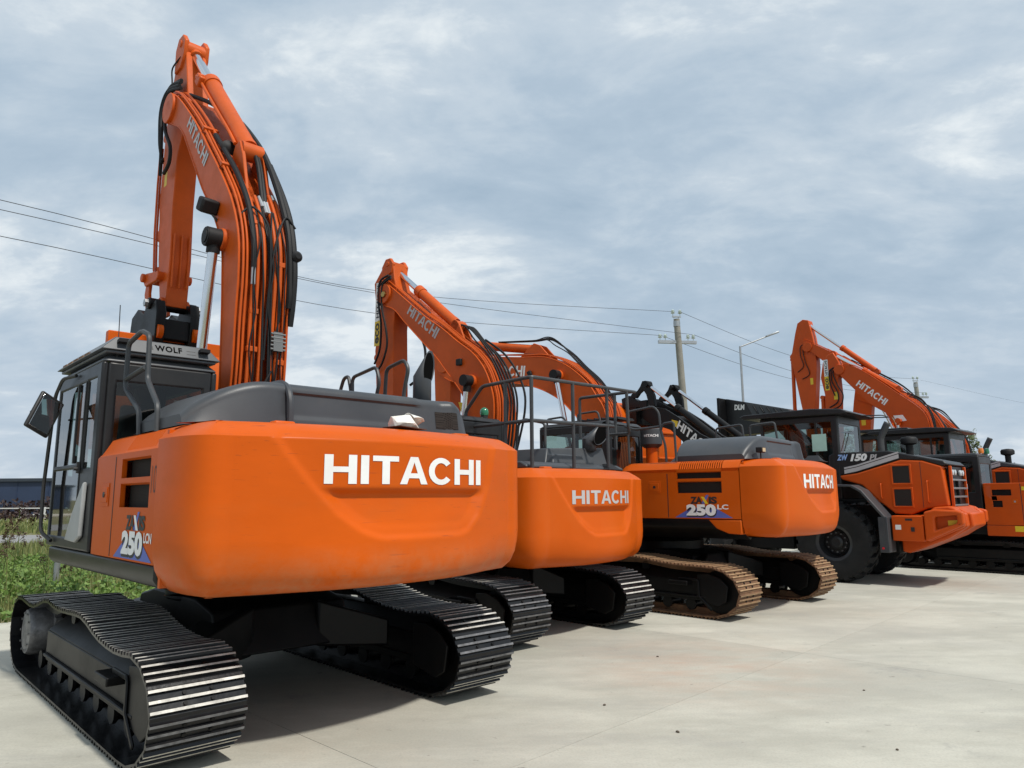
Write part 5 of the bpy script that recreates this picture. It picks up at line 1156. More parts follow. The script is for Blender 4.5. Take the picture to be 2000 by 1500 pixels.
def loader(pos, hd, label, group, full=True, bucket_mat=None, arms=True, paint=None, bucket=True, lettering=True):
    paint = paint or orange_red
    root = empty('wheel_loader', pos, hd, label, 'wheel loader', group)
    for l, o_ in ((.96, 1), (-.96, -1)):
        wheel(root, 0, l, o_)
        wheel(root, 2.95, l, o_)
    ch = B(); ch.box(-1.0, 1.0, -.45, .45, .55, 1.5); ch.box(1.1, 3.6, -.42, .42, .55, 1.6); ch.cyl((0, -.8, .77), (0, .8, .77), .16, 14); ch.cyl((2.95, -.8, .77), (2.95, .8, .77), .16, 14); ch.cyl((1.05, 0, .6), (1.05, 0, 1.5), .12, 12)
    ch.prism([(2.0, 1.5), (3.3, 1.3), (3.2, 1.8), (2.75, 2.75), (2.3, 2.75), (2.1, 2.0)], -.40, -.34); ch.prism([(2.0, 1.5), (3.3, 1.3), (3.2, 1.8), (2.75, 2.75), (2.3, 2.75), (2.1, 2.0)], .34, .40)
    ch.build('chassis', black, root, 0, bevel=.02)
    # rear hood: orange sides with two real grille openings, black top band
    side = [(-.10, 2.02), (-.05, 2.10), (-.40, 2.145), (-1.22, 2.385), (-1.60, 2.355), (-1.93, 2.235), (-1.98, 1.49), (-1.62, 1.44), (-1.34, 1.32), (-1.05, 1.34), (-.80, 1.56), (-.48, 1.90)]
    hb = B(); hb.prism(side, -.745, .745)
    ho = hb.build('engine_hood', paint, root, 0, bevel=.03, seg=3)
    tb = B(); tb.prism([(.16, 2.03), (.14, 2.52), (.05, 2.57), (-1.0, 2.57), (-1.95, 2.34), (-2.02, 2.27), (-1.93, 2.238), (-1.60, 2.36), (-1.22, 2.39), (-.40, 2.15), (-.05, 2.105)], -.738, .738)
    to = tb.build('hood_top', hoodgrey if not full else cabgrey, ho, 0, bevel=.025, seg=3)
    for sg in (1, -1):
        y = sg * .7485
        st = B()
        for k_, (a0, a1) in enumerate(((.020, .10), (.115, .15))):
            P_ = [(-.16, 2.115), (-.40, 2.16), (-1.2, 2.395), (-1.9, 2.25)]
            for (s0_, z0_), (s1_, z1_) in zip(P_[:3], P_[1:3]): st.add([(s0_, y, z0_ + a0), (s1_, y, z1_ + a0), (s1_, y, z1_ + a1), (s0_, y, z0_ + a1)], [(0, 1, 2, 3)])
        st.build('stripe', silver, to, 0, smooth=0)
        for (za, zb_) in ((1.93, 2.26), (1.49, 1.81)):
            y0, y1 = sorted((sg * .74, sg * .762))
            f_ = B(); us = [-1.40, -1.365, -1.065, -1.03]; vs = [za - .035, za, zb_, zb_ + .035]
            f_.sheet(lambda u, v: (u, sg * .768, v), us, vs, {(1, 1)}, .024, 0, (0, -sg, 0)); f_.build('grille_frame', paint, ho, 0, bevel=.008)
            f_ = B(); f_.box(-1.364, -1.066, min(sg * .746, sg * .752), max(sg * .746, sg * .752), za + .001, zb_ - .001); f_.build('side_grille', grille, ho, 0)
        f_ = B(); f_.box(-1.563, -1.555, min(sg * .744, sg * .749), max(sg * .744, sg * .749), 1.46, 2.33); f_.build('door_gap', decalblack, ho, 0)
        for P_ in ([(-.84, 1.92), (-.84, 1.64)], [(-1.66, 1.96), (-1.66, 1.56)]):
            rail(ho, [[(P_[0][0], sg * .74, P_[0][1]), (P_[0][0], sg * .80, P_[0][1]), (P_[1][0] , sg * .80, P_[1][1]), (P_[1][0], sg * .74, P_[1][1])]], .014, paint, 'grab_handle', bend_r=.03)
    if lettering:
        text('ZW', .22, .12, lambda x, y: (-.03 - x, .7425, 2.41 + y - x * .0), 'lettering', lightblue, to, 0, heavy=.05, shear=.25)
        text('150', .33, .15, lambda x, y: (-.29 - x, .7425, 2.385 + y), 'lettering', white, to, 0, heavy=.06, shear=.25)
        text('PL', .17, .115, lambda x, y: (-.66 - x, .7425, 2.395 + y), 'lettering', silver, to, 0, heavy=.03, shear=.25)
    # rear grille with horizontal bars and lights
    rg_ = B(); rg_.box(-2.00, -1.97, -.56, .56, 1.44, 2.23); rgo_ = rg_.build('rear_grille', black, ho, 0)
    for z in (1.50, 1.66, 1.82, 1.98):
        f_ = B(); f_.box(-2.05, -2.001, -.56, .56, z - .018, z + .018); f_.build('grille_bar', railgrey if z > 9 else barm, rgo_, 0, bevel=.006)
    f_ = B(); f_.box(-2.045, -2.002, -.06, .10, 1.44, 2.0); f_.build('grille_post', cabgrey, rgo_, 0, bevel=.006)
    for y in (-.60, .555): f_ = B(); f_.box(-2.05, -2.0, y, y + .045, 1.44, 2.24); f_.build('grille_edge', paint, rgo_, 0, bevel=.008)
    for y in (.42, -.42, .22, -.22):
        f_ = B(); f_.lathe([(.03, 0), (.055, -.02), (.055, -.05), (.02, -.06)], (-1.99, y, 2.12), 'x', 16); f_.build('tail_lamp', beacon_clear, rgo_, 0)
    # counterweight: hollowed tail casting
    cwp = [(-1.14, 1.30), (-1.66, 1.33), (-1.76, 1.47), (-2.00, 1.49), (-2.10, 1.46), (-2.20, 1.38), (-2.30, 1.36), (-2.32, 1.12), (-1.95, .90), (-1.26, .60), (-1.14, .62)]
    cb = B(); cb.prism(cwp, -.55, .55); cb.prism([(a if a > -2.2 else a + .06, z + .001) for a, z in cwp], -.80, -.551); cb.prism([(a if a > -2.2 else a + .06, z + .001) for a, z in cwp], .551, .80)
    lug = [(-1.62, 1.32), (-1.76, 1.47), (-2.00, 1.49), (-2.10, 1.46), (-2.20, 1.38), (-2.24, 1.35), (-2.24, 1.12), (-1.62, .82)]
    for sg in (1, -1):
        us = [-2.27, -2.16, -1.80, -1.62]; vs = [.84, 1.0, 1.30, 1.48]
        def fq(u, v, sg=sg):
            t = (v - .84) / .64; lo = .84 + .40 * (-1.62 - u) / .80; hi = (1.36 + .12 * max(0, 1 - abs((u + 1.95) / .42))) if u > -2.4 else 1.35
            return (u, sg * 1.10, lo + (hi - lo) * t)
        cb.sheet(fq, us, vs, {(1, 1)}, .16, 0, (0, -sg, 0))
        y0, y1 = sorted((sg * .79, sg * .94)); cb.prism(lug, y0, y1)
    co = cb.build('counterweight', paint, root, 0, bevel=.035, seg=3)
    f_ = B(); f_.add([(-1.98, .943, 1.14), (-2.15, .943, 1.15), (-2.15, .943, 1.24), (-1.98, .943, 1.23)], [(0, 1, 2, 3)]); f_.build('warning_label', yellow, co, 0, smooth=0)
    f_ = B(); f_.box(-1.60, -1.06, -1.075, -.74, .84, 1.31); f_.build('service_box', paint, root, 0, bevel=.015); f_ = B(); f_.box(-1.60, -1.06, .74, 1.075, .84, 1.31); so_ = f_.build('service_box', paint, root, 0, bevel=.015)
    f_ = B(); f_.add([(-1.12, 1.078, 1.05), (-1.22, 1.078, 1.05), (-1.22, 1.078, 1.14), (-1.12, 1.078, 1.14)], [(0, 1, 2, 3)]); f_.build('white_label', white, so_, 0, smooth=0)
    f_ = B(); f_.box(-1.42, -1.30, 1.076, 1.082, 1.22, 1.26); f_.box(-1.45, -1.39, 1.076, 1.09, 1.02, 1.10); f_.build('box_latch', decalblack, so_, 0)
    # mudguards
    for sg in (1, -1):
        arc = [(.10, 1.93), (-.42, 1.905), (-.60, 1.80), (-.98, 1.31), (-1.0, 1.28)]; arc2 = [(a - .0 * 0, z - .05) for a, z in arc]
        f_ = B(); y0, y1 = sorted((sg * .76, sg * 1.225)); f_.prism(arc + [(-.965, 1.25), (-.57, 1.76), (-.40, 1.865), (.10, 1.885)], y0, y1)
        y0, y1 = sorted((sg * .80, sg * 1.225)); f_.box(-1.03, -.985, y0, y1, .62, 1.29); f_.box(-1.03, -.86, min(sg * 1.18, sg * 1.22), max(sg * 1.18, sg * 1.22), .62, 1.285)
        f_.build('mudguard', hoodgrey, root, 0, bevel=.01)
        f_ = B(); f_.lathe([(.022, 0), (.022, sg * .01)], (-.92, sg * 1.2205, .70), 'y', 12); f_.build('red_reflector', mat('reflector_red', (.6, .02, .03), .3) if 'reflector_red' not in bpy.data.materials else bpy.data.materials['reflector_red'], root, 0)
        f_ = B(); f_.prism([(1.85, 1.62), (2.2, 1.72), (3.4, 1.72), (3.7, 1.55), (3.66, 1.50), (3.38, 1.66), (2.22, 1.66), (1.9, 1.57)], *sorted((sg * .72, sg * 1.22))); f_.build('mudguard', hoodgrey, root, 0, bevel=.01)
    # cab
    c = cab_builder(root, 0, -.08, 1.58, -.74, .74, 1.62, 3.36, glassrear=glass, detail=0, swoosh=False)
    f_ = B(); f_.prism([(-.36, 3.39), (-.30, 3.36), (1.9, 3.40), (2.0, 3.46), (1.9, 3.50), (.4, 3.52), (-.20, 3.47)], -.86, .86); f_.build('cab_roof_plate', cabgrey, c, 0, bevel=.02)
    if full:
        rail(c, [[(-.35, -.60, 3.38), (-.72, -.60, 3.36), (-.74, -.05, 3.36), (-.35, -.05, 3.38)]], .012, decalblack, 'lamp_bar')
        f_ = B(); f_.add([(.45, .752, 2.62), (.15, .752, 2.62), (.15, .752, 2.98), (.45, .752, 2.98)], [(0, 1, 2, 3)]); f_.build('paper_sheet', paper, c, 0, smooth=0)
        text('HITACHI', .26, .06, lambda x, y: (-.092, .02 - x, 3.06 + y), 'lettering', silver, c, 0, heavy=.02)
        w_ = B(); w_.beam((-.10, .10, 3.02), (-.10, .46, 2.62), .015, .012); w_.build('wiper', decalblack, c, 0)
    exhaust(root, 0, [(-.80, .40, 2.5), (-.80, .40, 2.78), (-.83, .40, 2.90), (-.96, .40, 3.16)], .065, railgrey)
    f_ = B(); f_.lathe([(.07, 2.5), (.07, 2.70), (.10, 2.71), (.155, 2.735), (.16, 2.82), (.13, 2.865), (.03, 2.88)], (-1.22, 0, 0), n=28); f_.build('air_cleaner', rubber, root, 0, smooth=50)
    if arms:
        for sg in (1, -1):
            y0, y1 = sorted((sg * .42, sg * .50))
            la = B()
            la.prism([(2.25, 2.62), (2.55, 2.85), (3.3, 3.22), (3.9, 3.66), (4.35, 3.94), (4.85, 4.06), (5.30, 4.30), (5.52, 4.34), (5.72, 4.28), (5.70, 4.10), (5.3, 3.86), (4.9, 3.62), (4.2, 3.38), (3.6, 2.86), (2.9, 2.40), (2.4, 2.32)], y0, y1)
            lo = la.build('lift_arm', black, root, 0, bevel=.012)
            if full and sg > 0: letters('HITACHI', .26, 1.25, lambda x, y: (4.00 - x * .80 - y * .42, .5035, 3.42 - x * .62 + y * .72), 'lettering', white, lo)
            if full:
                f_ = B(); f_.add([(4.14, sg * .5035, 3.64), (3.94, sg * .5035, 3.58), (3.98, sg * .5035, 3.44), (4.10, sg * .5035, 3.46)], [(0, 1, 2, 3)]); f_.build('arm_label', yellow, lo, 0, smooth=0)
            y0, y1 = sorted((sg * .52, sg * .62))
            lk = B()   # upper link: hooked frame with an open triangle
            lk.prism([(4.98, 4.74), (4.80, 4.72), (4.72, 4.58), (4.60, 4.30), (4.58, 4.02), (4.72, 3.98), (4.80, 4.16), (4.86, 4.36), (4.96, 4.50), (5.10, 4.42), (5.22, 4.30), (5.44, 4.34), (5.36, 4.44), (5.16, 4.50), (5.06, 4.60)], y0, y1)
            lk.prism([(5.46, 4.40), (5.74, 4.34), (5.72, 4.08), (4.86, 4.02), (4.84, 4.22), (5.15, 4.22)], y0, y1)
            lk.cyl((4.86, sg * .40, 4.64), (4.86, sg * .66, 4.64), .06, 12)
            lk.build('upper_link', black, root, 0, bevel=.012)
            hyd(root, 0, 'tilt_cylinder', (2.45, sg * .57, 2.84), (4.84, sg * .57, 4.64), .60, .085, .045, black)
            hyd(root, 0, 'lift_cylinder', (2.3, sg * .30, 1.3), (3.55, sg * .30, 3.05), .6, .075, .045, black)
        f_ = B(); f_.cyl((4.2, -.45, 3.66), (4.2, .45, 3.66), .10, 14); f_.cyl((5.55, -.5, 4.2), (5.55, .5, 4.2), .07, 14); f_.box(5.2, 5.42, -.65, .65, 3.6, 4.05); f_.build('cross_tube', black, root, 0)
    if bucket:
        prof = smooth2([(6.6, 1.95), (5.9, 2.02), (5.58, 2.35), (5.46, 2.8), (5.44, 3.4), (5.56, 3.9), (5.86, 4.22), (6.15, 4.30)], 4)
        f_ = B(); f_.prism(prof + list(reversed(offs2(prof, -.05))), -1.5, 1.45)
        for y in (-1.5, 1.40): f_.prism(prof + [(6.4, 3.1)], y, y + .05)
        
        f_.box(5.38, 5.46, -1.2, 1.2, 3.42, 3.48); f_.box(5.40, 5.48, -1.2, 1.2, 2.72, 2.77)
        f_.build('bucket', bucket_mat or orange, root, 0, bevel=.015)
    return root
LG = 'wheel loaders parked in the yard'
ld1 = loader((7.206, 15.485), 47, 'large orange wheel loader with striped black hood and raised black lift arms', LG)
# the loader is articulated: its front frame with the lift arms is steered a few degrees to the right of the rear frame
dlt = radians(-8.5); Rz = Matrix.Rotation(dlt, 3, 'Z'); pv = Vector((1.45, 0, 0)); off_ = pv - Rz @ pv
for ch_ in ld1.children:
    nm_ = ch_.name.split('.')[0]
    xs_ = [v.co.x for v in ch_.data.vertices] if ch_.type == 'MESH' else [0]
    if nm_ in ('lift_arm', 'upper_link', 'tilt_cylinder', 'lift_cylinder', 'cross_tube', 'bucket') or (nm_ in ('wheel', 'mudguard') and sum(xs_) / len(xs_) > 1.4):
        ch_.location = off_; ch_.rotation_euler[2] = dlt

# ------------------------------------------------------------------ small excavator at the right edge
def simple_excavator(pos, hd, label, group, W=1.25, zt=1.94, cabz=2.62, cw_s=2.2):
    return empty('excavator', pos, hd, label, 'excavator', group)
ex5 = simple_excavator((11.2, 17.1), 43, 'small orange excavator with two slotted vents, cut off by the right edge', GROUP_EX)
undercarriage(ex5, 0, 1.25, .50, 44, [shoeblack, ribdim, shoeblack], black, ks=.84, kz=.86, sag=.4, bolts=False, detail=False)
b = B(); b.box(-2.1, 1.2, -1.2, 1.2, .82, 1.04); b.build('upper_frame', black, ex5, 0, bevel=.02)
b = B(); b.box(-2.2, -.215, .9, 1.252, .80, 1.03); b.hexa([(-2.3, .9, 1.03), (-.30, .9, 1.03), (-.30, 1.26, 1.03), (-2.3, 1.26, 1.03), (-2.3, .9, 1.10), (-.36, .9, 1.10), (-.36, 1.25, 1.10), (-2.3, 1.25, 1.10)]) if False else None
lo = b.build('lower_skirt', orange_red, ex5, 0, bevel=.02)
f_ = B(); f_.add([(-.74, 1.2555, .90), (-.98, 1.2555, .90), (-.98, 1.2555, 1.02), (-.74, 1.2555, 1.02)], [(0, 1, 2, 3)]); f_.build('warning_label', yellow, lo, 0, smooth=0)
b = B(); us = [-2.3, -.93, -.76, -.58, -.55, -.37, -.36, -.22]; us = [-2.3, -.915, -.735, -.555, -.375, -.365, -.225]
b.sheet(lambda u, v: (u, 1.245, v), us, [1.035, 1.42, 1.56, 1.67, 1.80, 1.94], {(2, 3), (3, 3), (3, 1)}, .05, 0, (0, -1, 0)); b.box(-2.3, -.225, .3, 1.19, 1.04, 1.935)
sp5 = b.build('side_panel', orange_red, ex5, 0, bevel=.02, seg=3)
f_ = B(); f_.box(-.75, -.36, 1.20, 1.21, 1.41, 1.81); f_.build('vent_grille', black, sp5, 0)
f_ = B(); f_.box(-.84, -.74, 1.246, 1.252, 1.49, 1.59); f_.build('latch', orange, sp5, 0, bevel=.006); f_ = B(); f_.cyl((-.79, 1.25, 1.54), (-.79, 1.262, 1.54), .02, 10); f_.build('latch_key', steel, sp5, 0)
f_ = B(); f_.box(-.918, -.905, 1.24, 1.247, 1.05, 1.93); f_.build('door_gap', decalblack, sp5, 0)
f_ = B(); f_.add([(-.93, 1.248, 1.78), (-1.1, 1.248, 1.78), (-1.1, 1.248, 1.86), (-.93, 1.248, 1.86)], [(0, 1, 2, 3)]); f_.build('warning_label', yellow, sp5, 0, smooth=0)
b = B(); b.box(-2.3, -.3, -1.2, .25, 1.04, 1.9); b.build('right_body', orange_red, ex5, 0, bevel=.05)
c5 = cab_builder(ex5, 0, -.18, 1.20, .22, 1.22, 1.05, 2.55, detail=0, swoosh=False)
f_ = B(); f_.add([(.20, 1.2235, 1.82), (.08, 1.2235, 1.82), (.08, 1.2235, 1.93), (.20, 1.2235, 1.93)], [(0, 1, 2, 3)]); f_.build('white_label', white, c5, 0, smooth=0)
f_ = B(); f_.lathe([(.05, 0), (.06, .05), (.05, .12), (.01, .13)], (-.10, .62, 2.63), n=16); f_.build('amber_beacon', amber, c5, 0)
f_ = B(); f_.lathe([(.05, 0), (.055, .05), (.045, .12), (.01, .13)], (-.14, .30, 2.63), n=16); f_.build('green_beacon', green, c5, 0)
b = B(); b.prism([(.0, 1.5), (.25, 1.5), (1.4, 2.1), (2.6, 1.9), (2.6, 2.15), (1.4, 2.45), (.2, 2.2)], -.2, .1); b.build('boom', orange_red, ex5, 0, bevel=.02)
b = B(); b.prism([(2.45, 2.2), (2.75, 2.2), (2.7, .9), (2.5, .9)], -.16, .06); b.build('arm', orange_red, ex5, 0, bevel=.02)

ld2 = loader((12.25, 19.9), 43, 'orange wheel loader at far right showing only hood, exhaust and round air cleaner', LG, full=False, arms=False, bucket=False, lettering=False)

# loader behind with the black raised bucket
ld3 = empty('wheel_loader', (12.83, 23.5), 43, 'loader with a large raised black bucket, mostly hidden behind the striped loader', 'wheel loader', LG)
L3Z = 4.35
b = B(); bp3 = smooth2([(6.4, 4.35), (5.98, 4.45), (5.90, 4.62), (5.90, 5.2), (5.92, 5.36)], 4)
b.prism([(5.92, 5.36), (5.88, 4.7), (5.90, 3.9), (6.0, 3.9), (5.98, 4.7), (6.0, 5.36)], -1.3, 1.3)
for y in (1.301, -1.341): b.prism([(6.0, 5.36), (5.90, 5.36), (5.88, 3.9), (6.0, 3.9)], y, y + .04)
b.add([(5.92, 1.31, 5.36), (3.3, .6, 4.80), (3.3, -1.3, 4.80), (5.92, -1.3, 5.36)], [(0, 1, 2, 3)]) if False else None
b3 = b.build('bucket', black, ld3, 0, bevel=.01)
bb = B(); bb.prism([(5.875, 3.95), (5.90, 5.36), (5.80, 5.34), (3.5, 4.76), (3.3, 4.62), (3.4, 4.2), (4.6, 3.95)], .30, .86); bo_ = bb.build('bucket_side', cabgrey, b3, 0, bevel=.02)
bb = B(); bb.prism([(5.05, 5.11), (4.7, 4.40), (3.5, 4.40), (3.4, 4.72)], .862, .90); bb.build('bucket_plate', hoodgrey, b3, 0, bevel=.01)
for k in range(5): 
    bb = B(); bb.beam((4.75 - k * .26, .92, 4.98 - k * .05), (4.5 - k * .26, .92, 4.5), .04, .05); bb.build('bucket_rib', cabgrey, b3, 0, bevel=.008)
text('DLM', .42, .20, lambda x, y: (5.55 - x * .96 - y * .1, .8635, 4.90 - x * .06 + y), 'lettering', white, b3, 0, heavy=.05)
b = B()
for y in (.42, -.5): b.prism([(2.2, 2.3), (2.5, 2.2), (4.2, 4.2), (5.9, 4.5), (5.9, 4.75), (4.1, 4.5), (2.2, 2.7)], y, y + .08)
b.build('lift_arm', black, ld3, 0, bevel=.01)
b = B(); b.box(-1.9, 3.2, -.8, .8, .6, 1.9); b.build('body', orange_red, ld3, 0, bevel=.05)
for l, o_ in ((.96, 1), (-.96, -1)): wheel(ld3, 0, l, o_, bolts=0); wheel(ld3, 2.95, l, o_, bolts=0)
c3 = cab_builder(ld3, 0, -.25, 1.1, -.72, .72, 1.9, 3.62, detail=0, swoosh=False)
f_ = B(); f_.prism([(-.5, 3.70), (1.5, 3.72), (1.7, 3.78), (1.4, 3.82), (-.4, 3.80)], -.85, .85); f_.build('cab_roof_plate', cabgrey, c3, 0, bevel=.02)

# ------------------------------------------------------------------ far excavators with raised booms
def far_excavator(pos, hd, label, top, under, bl0, bl1, arm, al0, al1, cyl, bcyl, body=True, cabz=3.0, seedm=orange_red, bosses=()):
    r = empty('excavator', pos, hd, label, 'excavator', 'excavators with raised booms behind the loader')
    undercarriage(r, 0, 1.55, .60, 0, [shoeblack, ribdim], black, bolts=False, detail=None) if False else None
    tb = B(); path = track_path(.5); rs, _ = resample(path, 70)
    for sg in (1, -1):
        y0, y1 = sorted((sg * .95, sg * 1.55)); inner = [(a * .9, .43 + (z - .43) * .72) for a, z in rs]
        n = len(rs)
        for i in range(n):
            j = (i + 1) % n; A_, C_, a_, c_ = rs[i], rs[j], inner[i], inner[j]
            tb.add([(A_[0], y0, A_[1]), (C_[0], y0, C_[1]), (C_[0], y1, C_[1]), (A_[0], y1, A_[1]), (a_[0], y0, a_[1]), (c_[0], y0, c_[1]), (c_[0], y1, c_[1]), (a_[0], y1, a_[1])], [(0, 1, 2, 3), (7, 6, 5, 4), (0, 4, 5, 1), (3, 2, 6, 7)])
        tb.box(-1.8, 1.6, y0 + .1, y1 - .1, .2, .55)
    tb.build('track', shoeblack, r, 0, smooth=0)
    u = B(); u.box(-2.0, 1.6, -1.4, 1.4, 1.05, 1.3); u.lathe([(.6, .8), (.6, 1.06)], (0, 0, 0), n=24); u.box(-1.1, 1.1, -.9, .9, .45, .85); u.build('upper_frame', black, r, 0, bevel=.02)
    cwp = [(-1.9, -1.4), (-2.3, -1.35), (-2.65, -.8), (-2.72, 0), (-2.65, .8), (-2.3, 1.35), (-1.9, 1.4)]
    u = B(); u.prism(cwp, 1.1, 2.2, ax='xy'); u.build('counterweight', seedm, r, 0, bevel=.08, seg=3)
    u = B(); u.box(-1.9, -.3, .4, 1.42, 1.31, 2.2); u.box(-1.9, 1.2, -1.42, -.5, 1.31, 2.15); u.build('side_panel', seedm, r, 0, bevel=.05)
    u = B(); u.box(-1.9, -.6, -1.2, 1.1, 2.2, 2.55); u.build('engine_hood', hoodgrey, r, 0, bevel=.1, seg=3)
    cab_builder(r, 0, -.3, 1.2, .47, 1.42, 1.31, 2.9, detail=0, swoosh=False)
    bo, tp, un = boom_builder(r, 0, top, under, bl0, bl1, seedm, bosses=bosses)
    w_ = bl1 - bl0
    for l, d, t0, rr in ((bl1 - .05, .05, .05, .016), (bl1 - .12, .06, .2, .018), (bl0 + w_ * .4, .06, .3, .02), (bl0 + .1, .06, .3, .02)):
        o_ = B(); o_.tube(along(tp, l, d, t0, 1), rr, 6); o_.build('pipe', seedm, bo, 0)
    o2 = lambda t, l, d: (lambda q_: (q_[int(t * (len(q_) - 1))][0], l, q_[int(t * (len(q_) - 1))][1]))(offs2(tp, -d))
    for l, k_ in ((0, 0), (-.1, 1), (.1, 2)): hose(bo, [o2(.34 + .02 * k_, l, .1), o2(.44, l, .26 - .04 * k_), o2(.54, l, .14), o2(.66, l, .10), o2(.85, l, .10), o2(.98, l, .1)], .02)
    a = B(); a.prism(arm, al0, al1); ao = a.build('arm', seedm, r, 0, bevel=.02)
    p0, p1, sp = cyl; hyd(r, 0, 'arm_cylinder', p0, p1, sp, .12, .08, seedm)
    if bcyl: hyd(r, 0, 'bucket_cylinder', bcyl[0], bcyl[1], bcyl[2], .085, .05, seedm)
    for l in (bl1 + .1, bl0 - .1): hyd(r, 0, 'boom_cylinder', (1.0, l, 1.6), (un[-1][0] * 0 + under[len(under) // 2 - 1][0] + .05, l, under[len(under) // 2 - 1][1] + .25), .5, .085, .052, seedm)
    return r, bo, ao, tp
topB = [(2.95, 6.86), (2.18, 6.64), (1.32, 5.98), (.71, 5.44), (.12, 4.92), (-.15, 4.56), (-.26, 4.05), (-.28, 3.66), (-.2, 3.0), (-.05, 2.0)]
undB = [(.55, 2.0), (.53, 3.0), (.53, 3.48), (.58, 3.85), (.70, 4.15), (1.04, 4.62), (1.73, 5.14), (2.36, 5.87), (2.79, 6.38), (3.05, 6.62)]
armB = [(3.02, 7.36), (3.25, 7.28), (3.45, 7.0), (3.58, 6.39), (3.46, 5.69), (3.49, 4.9), (3.45, 2.6), (3.05, 2.6), (2.95, 4.9), (2.88, 5.69), (2.9, 6.3), (2.75, 6.55), (2.82, 6.95)]
exB, boB, arB, tpB = far_excavator((15.1, 26.2), 43, 'orange excavator behind the loader, white lettering on boom and eco band on arm', topB, undB, -.3, .25, armB, -.2, .2,
    ((.75, 0, 5.62), (3.08, 0, 7.30), .52), ((3.62, 0, 5.6), (3.68, 0, 3.0), .6), bosses=((2.80, 6.62, .2, .04),))
letters('HITACHI', .27, 1.30, lambda x, y: (2.22 - x * .76 - y * .60, .2415, 5.92 - x * .68 + y * .70), 'lettering', white, boB)
dB = lambda s, z: (s, .2035, z)
armdecal(arB, dB, 3.42, 5.85, 6.42, 7.10, .17)
text('HITACHI', .60, .11, lambda x, y: (3.275 + y, .205, 6.46 + x), 'decal_text', decalblack, arB, 0, heavy=.03)
text('eco', .44, .13, lambda x, y: (3.268 + y, .205, 5.90 + x), 'decal_text', decalblack, arB, 0, heavy=.03)
for P in ([(2.9, .22, 6.70), (3.1, .24, 6.68), (3.12, .25, 6.2), (2.92, .25, 5.7), (2.95, .24, 5.35), (3.3, .22, 5.15)], [(2.82, .23, 6.72), (3.05, .26, 6.55), (2.9, .27, 6.0), (2.72, .26, 5.6), (2.85, .24, 5.2), (3.25, .22, 5.05)], [(2.9, .2, 6.74), (3.2, .22, 6.62), (3.2, .22, 6.1), (3.05, .22, 5.6)]): hose(arB, P, .024)
o_ = B(); o_.add([(3.1, .2035, 5.45), (2.95, .2035, 5.45), (2.95, .2035, 5.75), (3.1, .2035, 5.75)], [(0, 1, 2, 3)]); o_.build('warning_label', yellow, arB, 0, smooth=0)
o_ = B(); o_.add([(.95, .2425, 4.62), (.62, .2425, 4.62), (.50, .2425, 4.40), (.85, .2425, 4.36)], [(0, 1, 2, 3)]); o_.build('white_label', white, boB, 0, smooth=0)
topA = [(5.75, 8.78), (5.52, 8.72), (4.51, 8.07), (3.8, 7.55), (1.73, 5.90), (1.1, 5.3), (.64, 4.9), (.3, 4.2), (.1, 3.4), (0, 2)]
undA = [(1.0, 2.0), (1.2, 3.2), (1.5, 4.0), (2.02, 4.80), (2.58, 5.40), (3.36, 6.20), (4.17, 7.07), (4.92, 7.75), (5.4, 8.2), (5.75, 8.4)]
armA = [(5.46, 9.72), (5.72, 9.80), (5.98, 9.66), (6.12, 9.2), (6.34, 8.29), (6.46, 8.14), (6.40, 7.9), (6.30, 7.41), (6.01, 5.5), (5.8, 3.2), (5.4, 3.2), (5.44, 5.5), (5.22, 7.5), (5.22, 8.2), (5.3, 8.9)]
exA, boA, arA, tpA = far_excavator((17.65, 28.6), 43, 'tallest far orange excavator, its boom rising behind the white-lettered one', topA, undA, -.3, .3, armA, -.22, .22,
    ((2.7, 0, 6.95), (5.62, 0, 9.62), .48), ((6.42, 0, 8.0), (6.50, 0, 4.6), .72), bosses=((5.55, 8.45, .22, .04),))
for P in ([(5.45, .26, 8.60), (5.85, .28, 8.55), (5.9, .28, 8.1), (5.8, .27, 7.6), (6.1, .25, 7.35)], [(5.4, .26, 8.5), (5.75, .28, 8.4), (5.7, .28, 7.8), (5.55, .26, 7.2), (5.9, .25, 7.0)]): hose(arA, P, .02)
o_ = B(); o_.add([(5.55, .2235, 6.7), (5.42, .2235, 6.7), (5.42, .2235, 7.0), (5.55, .2235, 7.0)], [(0, 1, 2, 3)]); o_.build('warning_label', yellow, arA, 0, smooth=0)
topC = [(4.45, 6.55), (3.5, 6.42), (2.5, 6.10), (1.75, 5.74), (1.24, 5.39), (.78, 4.93), (.29, 4.35), (.09, 3.93), (.03, 3.59), (.0, 2.8), (.1, 2.0)]
undC = [(2.0, 2.0), (2.5, 3.2), (2.76, 3.95), (2.92, 4.67), (3.12, 5.36), (3.52, 5.81), (4.1, 6.1), (4.45, 6.25)]
armC = [(4.3, 6.85), (4.52, 6.84), (4.65, 6.15), (4.75, 5.5), (4.68, 4.8), (4.6, 2.8), (4.2, 2.8), (3.97, 4.75), (3.8, 5.99), (4.12, 6.4)]
exC, boC, arC, tpC = far_excavator((20.0, 31.5), 43, 'farthest orange excavator, arched boom ending above the small excavator\'s cab', topC, undC, -.3, .25, armC, -.2, .2,
    ((2.2, 0, 6.25), (4.35, 0, 6.80), .5), ((4.72, 0, 5.6), (4.75, 0, 3.4), .7))
o_ = B(); o_.add([(4.35, .2035, 5.0), (4.15, .2035, 5.0), (4.15, .2035, 5.4), (4.35, .2035, 5.4)], [(0, 1, 2, 3)]); o_.build('warning_label', yellow, arC, 0, smooth=0)

